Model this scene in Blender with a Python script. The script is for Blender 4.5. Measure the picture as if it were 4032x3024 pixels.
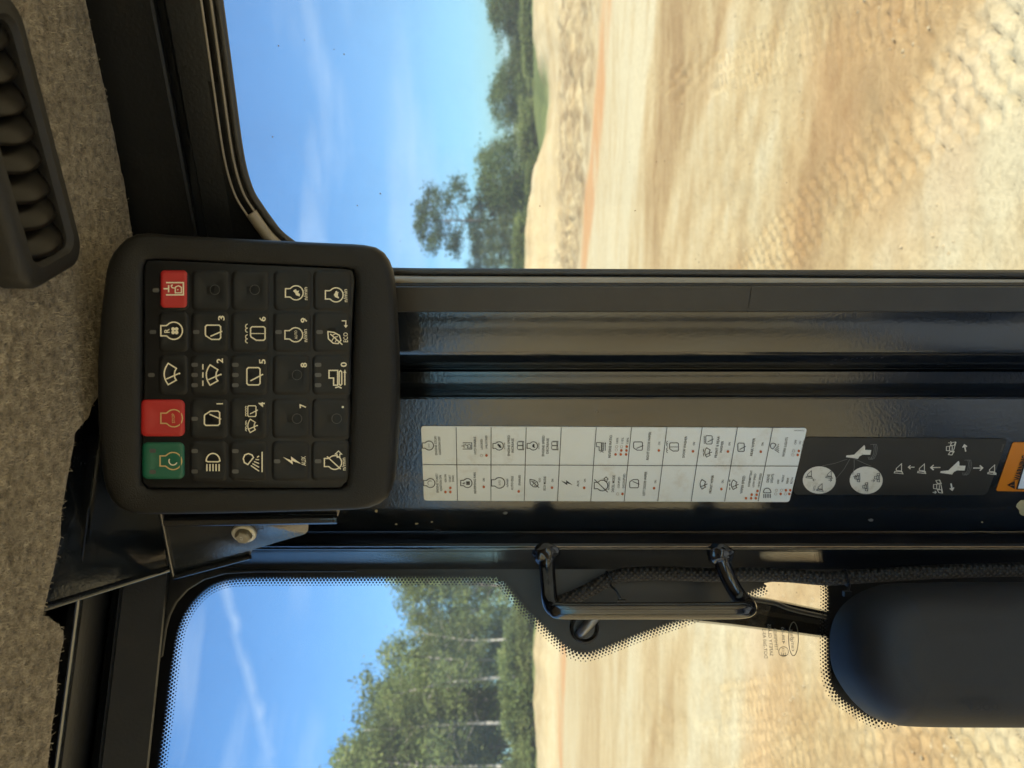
import bpy, bmesh, math, random
import numpy as np
from mathutils import Vector, Matrix
from mathutils.geometry import tessellate_polygon
random.seed(7); rng = np.random.default_rng(7)
for o in list(bpy.data.objects): bpy.data.objects.remove(o)
scene = bpy.context.scene
R = math.radians

# ------------------------------------------------------------------ camera, sky, sun, exposure
H = 2.3                      # eye height above the ground (m); the phone is held sideways in the cab
F = 3000.0                   # focal length in photo pixels (4032 wide)
CAM = Vector((0, 0, H))
cam = bpy.data.cameras.new('Camera'); camo = bpy.data.objects.new('Camera', cam); scene.collection.objects.link(camo)
cam.sensor_width = 36; cam.lens = 36 * F / 4032; cam.clip_start = 0.02; cam.clip_end = 3000
m = Matrix(((0, 1, 0), (0, 0, -1), (-1, 0, 0)))     # columns: image right = down, image up = right, back = -Y
camo.matrix_world = Matrix.Translation(CAM) @ m.to_4x4()
cam.dof.use_dof = True; cam.dof.focus_distance = 0.55; cam.dof.aperture_fstop = 11
scene.camera = camo

SUN_EL, SUN_AZ = R(45), R(138)           # azimuth clockwise from +Y (straight ahead)
SUN = Vector((math.sin(SUN_AZ) * math.cos(SUN_EL), math.cos(SUN_AZ) * math.cos(SUN_EL), math.sin(SUN_EL)))
world = bpy.data.worlds.new('World'); scene.world = world; world.use_nodes = True
wn, wl = world.node_tree.nodes, world.node_tree.links
for n in list(wn): wn.remove(n)
def wnode(t, **k):
    n = wn.new(t)
    for a, b in k.items(): setattr(n, a, b)
    return n
sky = wnode('ShaderNodeTexSky', sky_type='NISHITA', sun_disc=False, sun_elevation=SUN_EL, sun_rotation=SUN_AZ,
            altitude=100, air_density=1.0, dust_density=0.35, ozone_density=2.0)
tc = wnode('ShaderNodeTexCoord')
def wmath(op, a, b=None, c=None, clamp=False):
    n = wnode('ShaderNodeMath', operation=op, use_clamp=clamp)
    for i, v in enumerate((a, b, c)):
        if v is None: continue
        if isinstance(v, (int, float)): n.inputs[i].default_value = v
        else: wl.new(v, n.inputs[i])
    return n.outputs[0]
mp = wnode('ShaderNodeMapping'); mp.inputs['Scale'].default_value = (2.2, 2.2, 13.0); mp.inputs['Rotation'].default_value = (0.10, -0.16, 0); mp.inputs['Location'].default_value = (1.7, 0.4, 2.2)
wl.new(tc.outputs['Generated'], mp.inputs['Vector'])
cn = wnode('ShaderNodeTexNoise'); cn.inputs['Scale'].default_value = 1.15; cn.inputs['Detail'].default_value = 8; cn.inputs['Roughness'].default_value = 0.55
wl.new(mp.outputs['Vector'], cn.inputs['Vector'])
cr = wnode('ShaderNodeValToRGB'); cr.color_ramp.elements[0].position = 0.50; cr.color_ramp.elements[1].position = 0.85
wl.new(cn.outputs['Fac'], cr.inputs['Fac'])
# one long puffy contrail across the sky to the front left
def pdir(x, y): return Vector(((1512 - y) / F, 1, (2016 - x) / F)).normalized()
A0, A1 = pdir(880, 2290), pdir(1075, 3024)
an = A0.cross(A1).normalized()
dt = wnode('ShaderNodeVectorMath', operation='DOT_PRODUCT'); wl.new(tc.outputs['Generated'], dt.inputs[0]); dt.inputs[1].default_value = an
pn = wnode('ShaderNodeTexNoise'); pn.inputs['Scale'].default_value = 26; pn.inputs['Detail'].default_value = 5; wl.new(tc.outputs['Generated'], pn.inputs['Vector'])
wob = wmath('MULTIPLY_ADD', pn.outputs['Fac'], 0.018, -0.009)
dist = wmath('ABSOLUTE', wmath('ADD', dt.outputs['Value'], wob))
tr = wmath('SUBTRACT', 1.0, wmath('DIVIDE', dist, 0.009), clamp=True)
tr = wmath('MULTIPLY', tr, wmath('MULTIPLY_ADD', pn.outputs['Fac'], 2.2, -0.55, True), clamp=True)
cl = wmath('MAXIMUM', wmath('MULTIPLY', cr.outputs['Color'], 0.50), wmath('MULTIPLY', tr, 0.42))
tint = wnode('ShaderNodeMix', data_type='RGBA', blend_type='MULTIPLY'); tint.inputs[0].default_value = 1
wl.new(sky.outputs[0], tint.inputs[6]); tint.inputs[7].default_value = (0.50, 0.91, 1.27, 1)
mixc = wnode('ShaderNodeMix', data_type='RGBA'); wl.new(cl, mixc.inputs[0]); wl.new(tint.outputs[2], mixc.inputs[6]); mixc.inputs[7].default_value = (6.6, 7.6, 8.8, 1)
bg = wnode('ShaderNodeBackground'); bg.inputs['Strength'].default_value = 0.058
wl.new(mixc.outputs[2], bg.inputs['Color'])
wo = wnode('ShaderNodeOutputWorld'); wl.new(bg.outputs[0], wo.inputs['Surface'])
sl = bpy.data.lights.new('Sun', 'SUN'); sl.energy = 3.6; sl.angle = R(0.53); sl.color = (1, 0.96, 0.90)
so = bpy.data.objects.new('Sun', sl); scene.collection.objects.link(so)
so.rotation_euler = (-SUN).to_track_quat('-Z', 'Y').to_euler()
scene.view_settings.view_transform = 'Standard'; scene.view_settings.look = 'None'; scene.view_settings.gamma = 1
scene.view_settings.exposure = 2.18
try: scene.view_settings.use_curve_mapping = False
except Exception: pass
scene.render.engine = 'CYCLES'
scene.cycles.max_bounces = 10; scene.cycles.transparent_max_bounces = 16; scene.cycles.diffuse_bounces = 4
scene.cycles.caustics_reflective = False; scene.cycles.caustics_refractive = False

# ------------------------------------------------------------------ materials
MATS = {}
class NT:
    def __init__(s, name):
        s.m = bpy.data.materials.new(name); s.m.use_nodes = True; s.n = s.m.node_tree.nodes; s.l = s.m.node_tree.links
        s.b = s.n['Principled BSDF']; s.out = s.n['Material Output']
        s.tc = s.n.new('ShaderNodeTexCoord'); MATS[name] = s.m
    def node(s, t, **k):
        n = s.n.new(t)
        for a, b in k.items(): setattr(n, a, b)
        return n
    def noise(s, scale, detail=4, rough=0.55, vec=None, stretch=None):
        n = s.node('ShaderNodeTexNoise'); n.inputs['Scale'].default_value = scale; n.inputs['Detail'].default_value = detail; n.inputs['Roughness'].default_value = rough
        v = vec or s.tc.outputs['Object']
        if stretch:
            mpn = s.node('ShaderNodeMapping'); mpn.inputs['Scale'].default_value = stretch; s.l.new(v, mpn.inputs['Vector']); v = mpn.outputs['Vector']
        s.l.new(v, n.inputs['Vector']); return n.outputs['Fac']
    def ramp(s, fac, stops):
        r = s.node('ShaderNodeValToRGB'); e = r.color_ramp.elements
        while len(e) < len(stops): e.new(0.5)
        for i, (p, c) in enumerate(stops):
            e[i].position = p; e[i].color = c if len(c) == 4 else (*c, 1)
        s.l.new(fac, r.inputs['Fac']); return r.outputs['Color']
    def mix(s, fac, a, b, blend='MIX'):
        n = s.node('ShaderNodeMix', data_type='RGBA', blend_type=blend)
        for i, v in ((0, fac), (6, a), (7, b)):
            if isinstance(v, (int, float)): n.inputs[i].default_value = v
            elif isinstance(v, tuple): n.inputs[i].default_value = v if len(v) == 4 else (*v, 1)
            else: s.l.new(v, n.inputs[i])
        return n.outputs[2]
    def math(s, op, a, b=None, c=None, clamp=False):
        n = s.node('ShaderNodeMath', operation=op, use_clamp=clamp)
        for i, v in enumerate((a, b, c)):
            if v is None: continue
            if isinstance(v, (int, float)): n.inputs[i].default_value = v
            else: s.l.new(v, n.inputs[i])
        return n.outputs[0]
    def set(s, **k):
        for a, v in k.items():
            i = s.b.inputs[a.replace('_', ' ')]
            if isinstance(v, (int, float)): i.default_value = v
            elif isinstance(v, tuple): i.default_value = v if len(v) == 4 else (*v, 1)
            else: s.l.new(v, i)
    def bump(s, h, strength=0.3, dist=0.001, normal=None):
        n = s.node('ShaderNodeBump'); n.inputs['Strength'].default_value = strength; n.inputs['Distance'].default_value = dist
        s.l.new(h, n.inputs['Height'])
        if normal: s.l.new(normal, n.inputs['Normal'])
        s.l.new(n.outputs['Normal'], s.b.inputs['Normal']); return n.outputs['Normal']

WHITE4 = (1, 1, 1, 1); BLACK4 = (0, 0, 0, 1)
def plain(name, col, rough=0.5, metal=0.0, ior=1.5, bump=None, var=0.25, spec=0.5):
    t = NT(name)
    f = t.noise(60, 3)
    c = t.mix(f, tuple(x * (1 - var) for x in col), tuple(min(1, x * (1 + var)) for x in col))
    t.set(Base_Color=c, Roughness=rough, Metallic=metal, IOR=ior)
    if bump: t.bump(t.noise(bump[0], 3), bump[1], bump[2])
    return t.m

def paint(name, col, rough=0.16, peel=0.35, dust=0.35, ior=1.75):
    t = NT(name)
    d1 = t.ramp(t.noise(9, 6, 0.65), [(0.5, BLACK4), (0.78, WHITE4)])
    d2 = t.ramp(t.noise(45, 5, 0.7), [(0.45, BLACK4), (0.7, WHITE4)])
    dm = t.math('MULTIPLY', d1, d2)
    dm = t.math('MULTIPLY', dm, dust)
    c = t.mix(dm, col, (0.16, 0.12, 0.075))
    t.set(Base_Color=c, IOR=ior)
    smear = t.math('MULTIPLY', t.ramp(t.noise(1, 6, 0.7, stretch=(55, 55, 7)), [(0.50, BLACK4), (0.72, WHITE4)]), t.ramp(t.noise(5, 3), [(0.45, BLACK4), (0.6, WHITE4)]))
    t.set(Roughness=t.math('ADD', t.math('MULTIPLY_ADD', smear, 0.22, t.math('MULTIPLY_ADD', t.noise(14, 4), 0.10, rough - 0.05)), t.math('MULTIPLY', dm, 0.6), clamp=True))
    t.bump(t.noise(420, 2, 0.5), peel, 0.0006)
    return t.m
paint('paint_black', (0.009, 0.0125, 0.018), 0.15, 0.16)
paint('paint_tube', (0.010, 0.012, 0.016), 0.12, 0.12, 0.25)
paint('paint_matte', (0.007, 0.0085, 0.011), 0.42, 0.3, 0.22, 1.38)
paint('paint_handle', (0.006, 0.006, 0.008), 0.10, 0.05, 0.12)
plain('trim_plastic', (0.030, 0.029, 0.027), 0.38, bump=(500, 0.12, 0.0005))
plain('rubber', (0.022, 0.021, 0.020), 0.42, bump=(300, 0.15, 0.0005), ior=1.65)
plain('rubber_lit', (0.32, 0.28, 0.22), 0.30, bump=(300, 0.1, 0.0003), ior=1.8)  # seal rubber coloured tan; the sand's reflected glare is put into the colour
plain('bezel_plastic', (0.0095, 0.0098, 0.0105), 0.46, bump=(1100, 0.5, 0.0006), ior=1.38)
plain('pad_plastic', (0.0055, 0.0062, 0.008), 0.36, ior=1.38, bump=(700, 0.1, 0.0003))
plain('key_plastic', (0.0055, 0.0062, 0.008), 0.36, ior=1.38, bump=(700, 0.1, 0.0003))
plain('key_red', (0.43, 0.021, 0.021), 0.40, bump=(700, 0.1, 0.0003), var=0.08)
plain('key_green', (0.008, 0.115, 0.072), 0.36, bump=(700, 0.1, 0.0003), var=0.08)
plain('led_window', (0.075, 0.075, 0.075), 0.3)
plain('icon_print', (0.84, 0.80, 0.64), 0.45, var=0.05)
plain('icon_worn', (0.60, 0.45, 0.20), 0.45, var=0.15)
plain('icon_grey', (0.16, 0.16, 0.15), 0.5)
plain('decal_black', (0.012, 0.012, 0.014), 0.35, var=0.1)
plain('decal_grey', (0.07, 0.07, 0.068), 0.4)
plain('dot_orange', (0.50, 0.115, 0.02), 0.4, var=0.1)
plain('dot_ring', (0.42, 0.34, 0.27), 0.4)
plain('warning_orange', (0.66, 0.20, 0.010), 0.35, var=0.1)
plain('decal_white', (0.75, 0.80, 0.85), 0.35, var=0.04)
plain('cover_plastic', (0.013, 0.0125, 0.012), 0.58, bump=(900, 0.35, 0.0005))
plain('louver_plastic', (0.010, 0.0085, 0.007), 0.34, ior=1.36, var=0.5)
plain('zinc', (0.55, 0.53, 0.45), 0.42, metal=0.6, bump=(500, 0.4, 0.0006), var=0.3)
plain('zinc_dark', (0.30, 0.27, 0.20), 0.5, metal=0.6, bump=(400, 0.6, 0.0008), var=0.4)
plain('steel_tube', (0.25, 0.25, 0.25), 0.35, metal=0.8)
plain('frit_black', (0.006, 0.006, 0.007), 0.35)
plain('glass_print', (0.09, 0.075, 0.05), 0.5)
plain('chip_cream', (0.48, 0.40, 0.22), 0.7, bump=(300, 0.5, 0.001), var=0.35)
plain('zip_tie', (0.012, 0.012, 0.013), 0.4)
plain('red_grip', (0.5, 0.015, 0.02), 0.4)
plain('cab_grey', (0.33, 0.34, 0.35), 0.7)  # unseen cab walls, lightened to bounce more light inside
plain('bounce_mat', (0.40, 0.39, 0.37), 0.9, bump=(60, 0.4, 0.004))  # unseen floor made pale to bounce light into the cab

def decal_paper():
    t = NT('decal_paper')
    d = t.ramp(t.noise(28, 6, 0.7), [(0.56, BLACK4), (0.76, WHITE4)])
    c = t.mix(t.math('MULTIPLY', d, 0.55), (0.78, 0.82, 0.81), (0.54, 0.48, 0.37))
    t.set(Base_Color=c, Roughness=0.42)
    t.bump(t.noise(500, 2), 0.05, 0.0004)
decal_paper()
def decal_dark():
    t = NT('decal_dark')
    c = t.mix(t.noise(40, 5, 0.7), (0.012, 0.0125, 0.012), (0.022, 0.0215, 0.019))
    t.set(Base_Color=c, Roughness=0.5)
decal_dark()
def decal_cream():
    t = NT('decal_cream')
    d = t.ramp(t.noise(120, 5, 0.7), [(0.5, BLACK4), (0.75, WHITE4)])
    t.set(Base_Color=t.mix(d, (0.72, 0.69, 0.60), (0.50, 0.44, 0.32)), Roughness=0.5)
decal_cream()

def felt():
    t = NT('felt')
    a = t.noise(210, 4, 0.65)
    b = t.noise(30, 3, 0.6)
    c = t.ramp(a, [(0.38, (0.12, 0.10, 0.075)), (0.5, (0.37, 0.305, 0.215)), (0.64, (0.60, 0.51, 0.37))])
    c = t.mix(t.math('MULTIPLY', b, 0.55), c, (0.22, 0.19, 0.15))
    st = t.ramp(t.noise(16, 3), [(0.66, BLACK4), (0.76, WHITE4)])
    c = t.mix(t.math('MULTIPLY', st, 0.35), c, (0.25, 0.13, 0.05))
    t.set(Base_Color=c, Roughness=1.0, IOR=1.2, Sheen_Weight=0.25)
    t.bump(a, 0.8, 0.004)
felt()
def fibre():
    t = NT('felt_fibre')
    oi = t.noise(160, 2)
    t.set(Base_Color=t.ramp(oi, [(0.3, (0.15, 0.13, 0.10)), (0.7, (0.60, 0.53, 0.41))]), Roughness=0.9, IOR=1.2)
fibre()
def braid():
    t = NT('braid')
    def wave(rot):
        mpn = t.node('ShaderNodeMapping'); mpn.inputs['Rotation'].default_value = (0, rot, 0); t.l.new(t.tc.outputs['Object'], mpn.inputs['Vector'])
        w = t.node('ShaderNodeTexWave'); w.inputs['Scale'].default_value = 95; w.inputs['Distortion'].default_value = 0.6
        t.l.new(mpn.outputs['Vector'], w.inputs['Vector']); return w.outputs['Fac']
    h = t.math('MULTIPLY', wave(0.7), wave(-0.7))
    c = t.mix(h, (0.008, 0.008, 0.008), (0.085, 0.068, 0.05))
    t.set(Base_Color=c, Roughness=0.6); t.bump(h, 0.8, 0.002)
braid()

def glass(name, specks=1.0, tint=(0.93, 0.96, 0.955)):
    t = NT(name); t.n.remove(t.b)
    tr = t.node('ShaderNodeBsdfTransparent'); tr.inputs[0].default_value = (*tint, 1)
    gl = t.node('ShaderNodeBsdfGlossy'); gl.inputs['Roughness'].default_value = 0.01
    fr = t.node('ShaderNodeFresnel'); fr.inputs['IOR'].default_value = 1.45
    mx = t.node('ShaderNodeMixShader'); t.l.new(t.math('MULTIPLY', fr.outputs[0], 0.3), mx.inputs[0]); t.l.new(tr.outputs[0], mx.inputs[1]); t.l.new(gl.outputs[0], mx.inputs[2])
    df = t.node('ShaderNodeBsdfDiffuse'); df.inputs[0].default_value = (0.34, 0.25, 0.15, 1)
    vo = t.node('ShaderNodeTexVoronoi'); vo.inputs['Scale'].default_value = 120; vo.inputs['Randomness'].default_value = 1
    t.l.new(t.tc.outputs['Object'], vo.inputs['Vector'])
    dot = t.math('LESS_THAN', vo.outputs['Distance'], t.math('MULTIPLY_ADD', t.noise(31, 2), 0.30, -0.115))
    patch = t.ramp(t.noise(7, 4, 0.6), [(0.42, BLACK4), (0.62, WHITE4)])
    dot = t.math('MULTIPLY', t.math('MULTIPLY', dot, patch), 0.75 * specks)
    film = t.math('MULTIPLY', t.ramp(t.noise(11, 6, 0.7), [(0.45, BLACK4), (0.8, WHITE4)]), 0.10 * specks)
    f = t.math('ADD', t.math('MAXIMUM', dot, film), 0.02)
    m2 = t.node('ShaderNodeMixShader'); t.l.new(f, m2.inputs[0]); t.l.new(mx.outputs[0], m2.inputs[1]); t.l.new(df.outputs[0], m2.inputs[2])
    t.l.new(m2.outputs[0], t.out.inputs['Surface'])
glass('glass_door', 1.0, (0.55, 0.58, 0.572)); glass('glass_front', 0.55, (0.55, 0.58, 0.572)); glass('glass_plain', 0.3)  # door and front panes tinted darker to dim the outdoors against the cab

def ground_mat():
    t = NT('sand')
    at = t.node('ShaderNodeAttribute', attribute_name='soil')
    sep = t.node('ShaderNodeSeparateColor'); t.l.new(at.outputs['Color'], sep.inputs[0])
    s1 = t.noise(1, 6, 0.6, stretch=(0.10, 0.36, 1))
    s2 = t.noise(1, 6, 0.7, stretch=(0.30, 1.9, 1))
    s3 = t.noise(2.2, 6, 0.7, stretch=(1.0, 2.2, 1))
    f = t.math('ADD', t.math('MULTIPLY', s1, 0.40), t.math('ADD', t.math('MULTIPLY', s2, 0.34), t.math('MULTIPLY', s3, 0.26)))
    f = t.math('ADD', t.math('MULTIPLY', f, 0.68), t.math('MULTIPLY_ADD', at.outputs['Alpha'], 0.26, 0.045))
    c = t.ramp(f, [(0.38, (0.31, 0.195, 0.085)), (0.46, (0.41, 0.285, 0.132)), (0.53, (0.48, 0.36, 0.182)), (0.62, (0.54, 0.445, 0.26))])
    g = t.noise(26, 5, 0.75); g2 = t.noise(7, 6, 0.75)
    c = t.mix(0.40, c, t.ramp(g, [(0.34, (0.42, 0.40, 0.38)), (0.54, WHITE4)]), 'MULTIPLY')
    c = t.mix(0.26, c, t.ramp(g2, [(0.36, (0.56, 0.50, 0.42)), (0.52, WHITE4)]), 'MULTIPLY')
    c = t.mix(t.math('MULTIPLY', sep.outputs[0], t.ramp(s2, [(0.25, (0.5, 0.5, 0.5)), (0.58, WHITE4)])), c, (0.47, 0.235, 0.09))        # red clay seam
    dark = t.math('MULTIPLY', sep.outputs[1], t.ramp(t.noise(1.1, 6, 0.7), [(0.40, BLACK4), (0.62, WHITE4)]))
    c = t.mix(t.math('MULTIPLY', dark, 0.85), c, (0.21, 0.135, 0.062))                 # churned soil, mottled darker
    c = t.mix(t.math('MULTIPLY', sep.outputs[2], 0.85), c, t.mix(t.noise(2.5, 5), (0.055, 0.10, 0.016), (0.13, 0.17, 0.045)))
    t.set(Base_Color=c, Roughness=0.95, IOR=1.2)
    t.bump(t.math('ADD', g, t.math('MULTIPLY', t.noise(90, 4, 0.7), 0.6)), 0.55, 0.02)
ground_mat()
def leaf_mat(name, dark, light, yel):
    t = NT(name)
    oi = t.node('ShaderNodeObjectInfo')
    n1 = t.noise(0.9, 3, 0.6); n2 = t.noise(9, 2)
    c = t.ramp(t.math('ADD', t.math('MULTIPLY', n1, 0.6), t.math('MULTIPLY', n2, 0.4)), [(0.38, dark), (0.55, light), (0.68, yel)])
    v = t.math('MULTIPLY_ADD', oi.outputs['Random'], 0.5, 0.75)
    hs = t.node('ShaderNodeHueSaturation'); t.l.new(v, hs.inputs['Value']); t.l.new(c, hs.inputs['Color'])
    t.n.remove(t.b)
    df = t.node('ShaderNodeBsdfDiffuse'); tl = t.node('ShaderNodeBsdfTranslucent'); mx = t.node('ShaderNodeMixShader'); mx.inputs[0].default_value = 0.42
    t.l.new(hs.outputs[0], df.inputs[0]); t.l.new(hs.outputs[0], tl.inputs[0]); t.l.new(df.outputs[0], mx.inputs[1]); t.l.new(tl.outputs[0], mx.inputs[2])
    t.l.new(mx.outputs[0], t.out.inputs['Surface'])
leaf_mat('leaf_mixed', (0.115, 0.15, 0.046), (0.22, 0.25, 0.085), (0.34, 0.32, 0.115))
leaf_mat('leaf_pine', (0.075, 0.105, 0.042), (0.12, 0.16, 0.062), (0.18, 0.205, 0.085))
leaf_mat('leaf_oak', (0.085, 0.12, 0.040), (0.15, 0.19, 0.065), (0.22, 0.24, 0.09))
plain('clod_soil', (0.36, 0.27, 0.145), 0.95, var=0.35)
plain('bark', (0.17, 0.13, 0.095), 0.9, bump=(12, 0.6, 0.03), var=0.4)
plain('bark_pale', (0.40, 0.35, 0.28), 0.9, bump=(12, 0.6, 0.03), var=0.3)

# ------------------------------------------------------------------ object helpers
COL = scene.collection
WT = {}
def tag(o, label=None, cat=None, group=None, kind=None):
    if label: o['label'] = label
    if cat: o['category'] = cat
    if group: o['group'] = group
    if kind: o['kind'] = kind
    return o
def empty(name, loc, label=None, cat=None, group=None):
    o = bpy.data.objects.new(name, None); COL.objects.link(o); o.location = loc; o.empty_display_size = 0.05
    WT[o.name] = Vector(loc); return tag(o, label, cat, group)
def mesh(name, verts, faces, mat, parent=None, smooth=False, sharp=None, local=False):
    me = bpy.data.meshes.new(name); me.from_pydata([tuple(v) for v in verts], [], faces); me.update()
    me.materials.append(MATS[mat])
    if smooth:
        me.polygons.foreach_set('use_smooth', [True] * len(me.polygons))
        if sharp: me.set_sharp_from_angle(angle=R(sharp))
    o = bpy.data.objects.new(name, me); COL.objects.link(o)
    if parent:
        o.parent = parent
        if not local and parent.name in WT: o.matrix_parent_inverse = Matrix.Translation(-WT[parent.name])
    return o
def fix_normals(o):
    bm = bmesh.new(); bm.from_mesh(o.data); bmesh.ops.recalc_face_normals(bm, faces=bm.faces); bm.to_mesh(o.data); bm.free(); return o
def px(x, y, Y): return Vector((Y * (1512 - y) / F, Y, H + Y * (2016 - x) / F))
class Fr:                                    # a plane in the cab with its own axes
    def __init__(s, o, ex, ez):
        s.o, s.ex, s.ez = o, ex.normalized(), ez.normalized(); s.n = s.ex.cross(s.ez).normalized()
    def P(s, a, b, d=0): return s.o + s.ex * a + s.ez * b + s.n * d
    def depth(s, x, y):
        r = Vector(((1512 - y) / F, 1, (2016 - x) / F)); return (s.o - CAM).dot(s.n) / r.dot(s.n), r
    def st(s, x, y):
        k, r = s.depth(x, y); q = CAM + r * k - s.o; return q.dot(s.ex), q.dot(s.ez)
    def at(s, x, y, d=0):
        r = Vector(((1512 - y) / F, 1, (2016 - x) / F)); k = (s.o + s.n * d - CAM).dot(s.n) / r.dot(s.n); return CAM + r * k
def vplane(a, b): return Fr(Vector((0, a, H)), Vector((1, b, 0)), Vector((0, 0, 1)))
def catmull(pts, k=6, closed=False):
    pts = [Vector(p) for p in pts]; n = len(pts); out = []
    rngi = range(n) if closed else range(n - 1)
    for i in rngi:
        g = (lambda j: pts[j % n]) if closed else (lambda j: pts[min(max(j, 0), n - 1)])
        p0, p1, p2, p3 = g(i - 1), g(i), g(i + 1), g(i + 2)
        for j in range(k):
            t = j / k
            out.append(0.5 * ((2 * p1) + (p2 - p0) * t + (2 * p0 - 5 * p1 + 4 * p2 - p3) * t * t + (3 * p1 - p0 - 3 * p2 + p3) * t ** 3))
    if not closed: out.append(pts[-1])
    return out
def tube_vf(path, r, seg=10, caps=True):
    path = [Vector(p) for p in path]; n = len(path); rr = r if isinstance(r, (list, tuple)) else [r] * n
    V, Fc = [], []
    t0 = (path[1] - path[0]).normalized(); up = Vector((0, 0, 1)) if abs(t0.z) < 0.9 else Vector((1, 0, 0))
    nrm = t0.cross(up).normalized()
    for i in range(n):
        t = (path[min(i + 1, n - 1)] - path[max(i - 1, 0)]).normalized()
        nrm = (nrm - t * nrm.dot(t)).normalized(); b = t.cross(nrm)
        for j in range(seg):
            a = 2 * math.pi * j / seg; V.append(path[i] + (nrm * math.cos(a) + b * math.sin(a)) * rr[i])
    for i in range(n - 1):
        for j in range(seg):
            k = (j + 1) % seg; Fc.append((i * seg + j, i * seg + k, (i + 1) * seg + k, (i + 1) * seg + j))
    if caps: Fc += [tuple(range(seg))[::-1], tuple(range((n - 1) * seg, n * seg))]
    return V, Fc
def tube(name, path, r, mat, parent=None, seg=10):
    v, f = tube_vf(path, r, seg); return mesh(name, v, f, mat, parent, True, 50)
def profile(name, pts, d, t0, t1, mat, parent=None, sharp=28, cuts=1):
    d = Vector(d); n = len(pts); V = []
    for c in range(cuts + 1): V += [p + d * (t0 + (t1 - t0) * c / cuts) for p in pts]
    Fc = [(c * n + i, c * n + i + 1, (c + 1) * n + i + 1, (c + 1) * n + i) for c in range(cuts) for i in range(n - 1)]
    return mesh(name, V, Fc, mat, parent, True, sharp)
def loft(name, rings, mat, parent=None, cap0=False, cap1=True, sharp=40):
    n = len(rings[0]); V = [p for r in rings for p in r]; Fc = []
    for i in range(len(rings) - 1):
        for j in range(n):
            k = (j + 1) % n; Fc.append((i * n + j, i * n + k, (i + 1) * n + k, (i + 1) * n + j))
    if cap0: Fc.append(tuple(range(n))[::-1])
    if cap1: Fc.append(tuple(range((len(rings) - 1) * n, len(rings) * n)))
    return fix_normals(mesh(name, V, Fc, mat, parent, True, sharp))
def plate(name, pts, nrm, thick, mat, parent=None, bev=0.0, sharp=30):
    """flat plate: front outline pts (3D), thickness back along -nrm, small rolled edge"""
    c = sum(pts, Vector()) / len(pts)
    def ring(ins, d):
        out = []; n = len(pts)
        for i, p in enumerate(pts):
            e1 = (p - pts[i - 1]).normalized(); e2 = (pts[(i + 1) % n] - p).normalized()
            a = e1.cross(nrm); b = e2.cross(nrm)
            if a.dot(p - c) < 0 and n < 6: pass
            q = (a + b); q = q.normalized() / max(0.35, q.normalized().dot(a)) if q.length > 1e-6 else a
            out.append(p + q * ins * sgn + nrm * d)
        return out
    area = sum(((pts[i] - c).cross(pts[(i + 1) % len(pts)] - c)).dot(nrm) for i in range(len(pts)))
    sgn = -1 if area > 0 else 1           # inset is inward
    rings = [ring(0, -thick), ring(0, -bev), ring(bev * 0.3, -bev * 0.3), ring(bev, 0)] if bev else [ring(0, -thick), ring(0, 0)]
    n = len(pts); V = [p for r in rings for p in r]; Fc = []
    for i in range(len(rings) - 1):
        for j in range(n):
            k = (j + 1) % n; Fc.append((i * n + j, i * n + k, (i + 1) * n + k, (i + 1) * n + j))
    base = (len(rings) - 1) * n
    for t in tessellate_polygon([rings[-1]]): Fc.append(tuple(base + i for i in t))
    for t in tessellate_polygon([rings[0]]): Fc.append(tuple(t))
    return fix_normals(mesh(name, V, Fc, mat, parent, True, sharp))
def box_vf(x0, x1, y0, y1, z0, z1):
    V = [(x, y, z) for x in (x0, x1) for y in (y0, y1) for z in (z0, z1)]
    return V, [(0, 1, 3, 2), (4, 6, 7, 5), (0, 4, 5, 1), (2, 3, 7, 6), (0, 2, 6, 4), (1, 5, 7, 3)]

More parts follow.
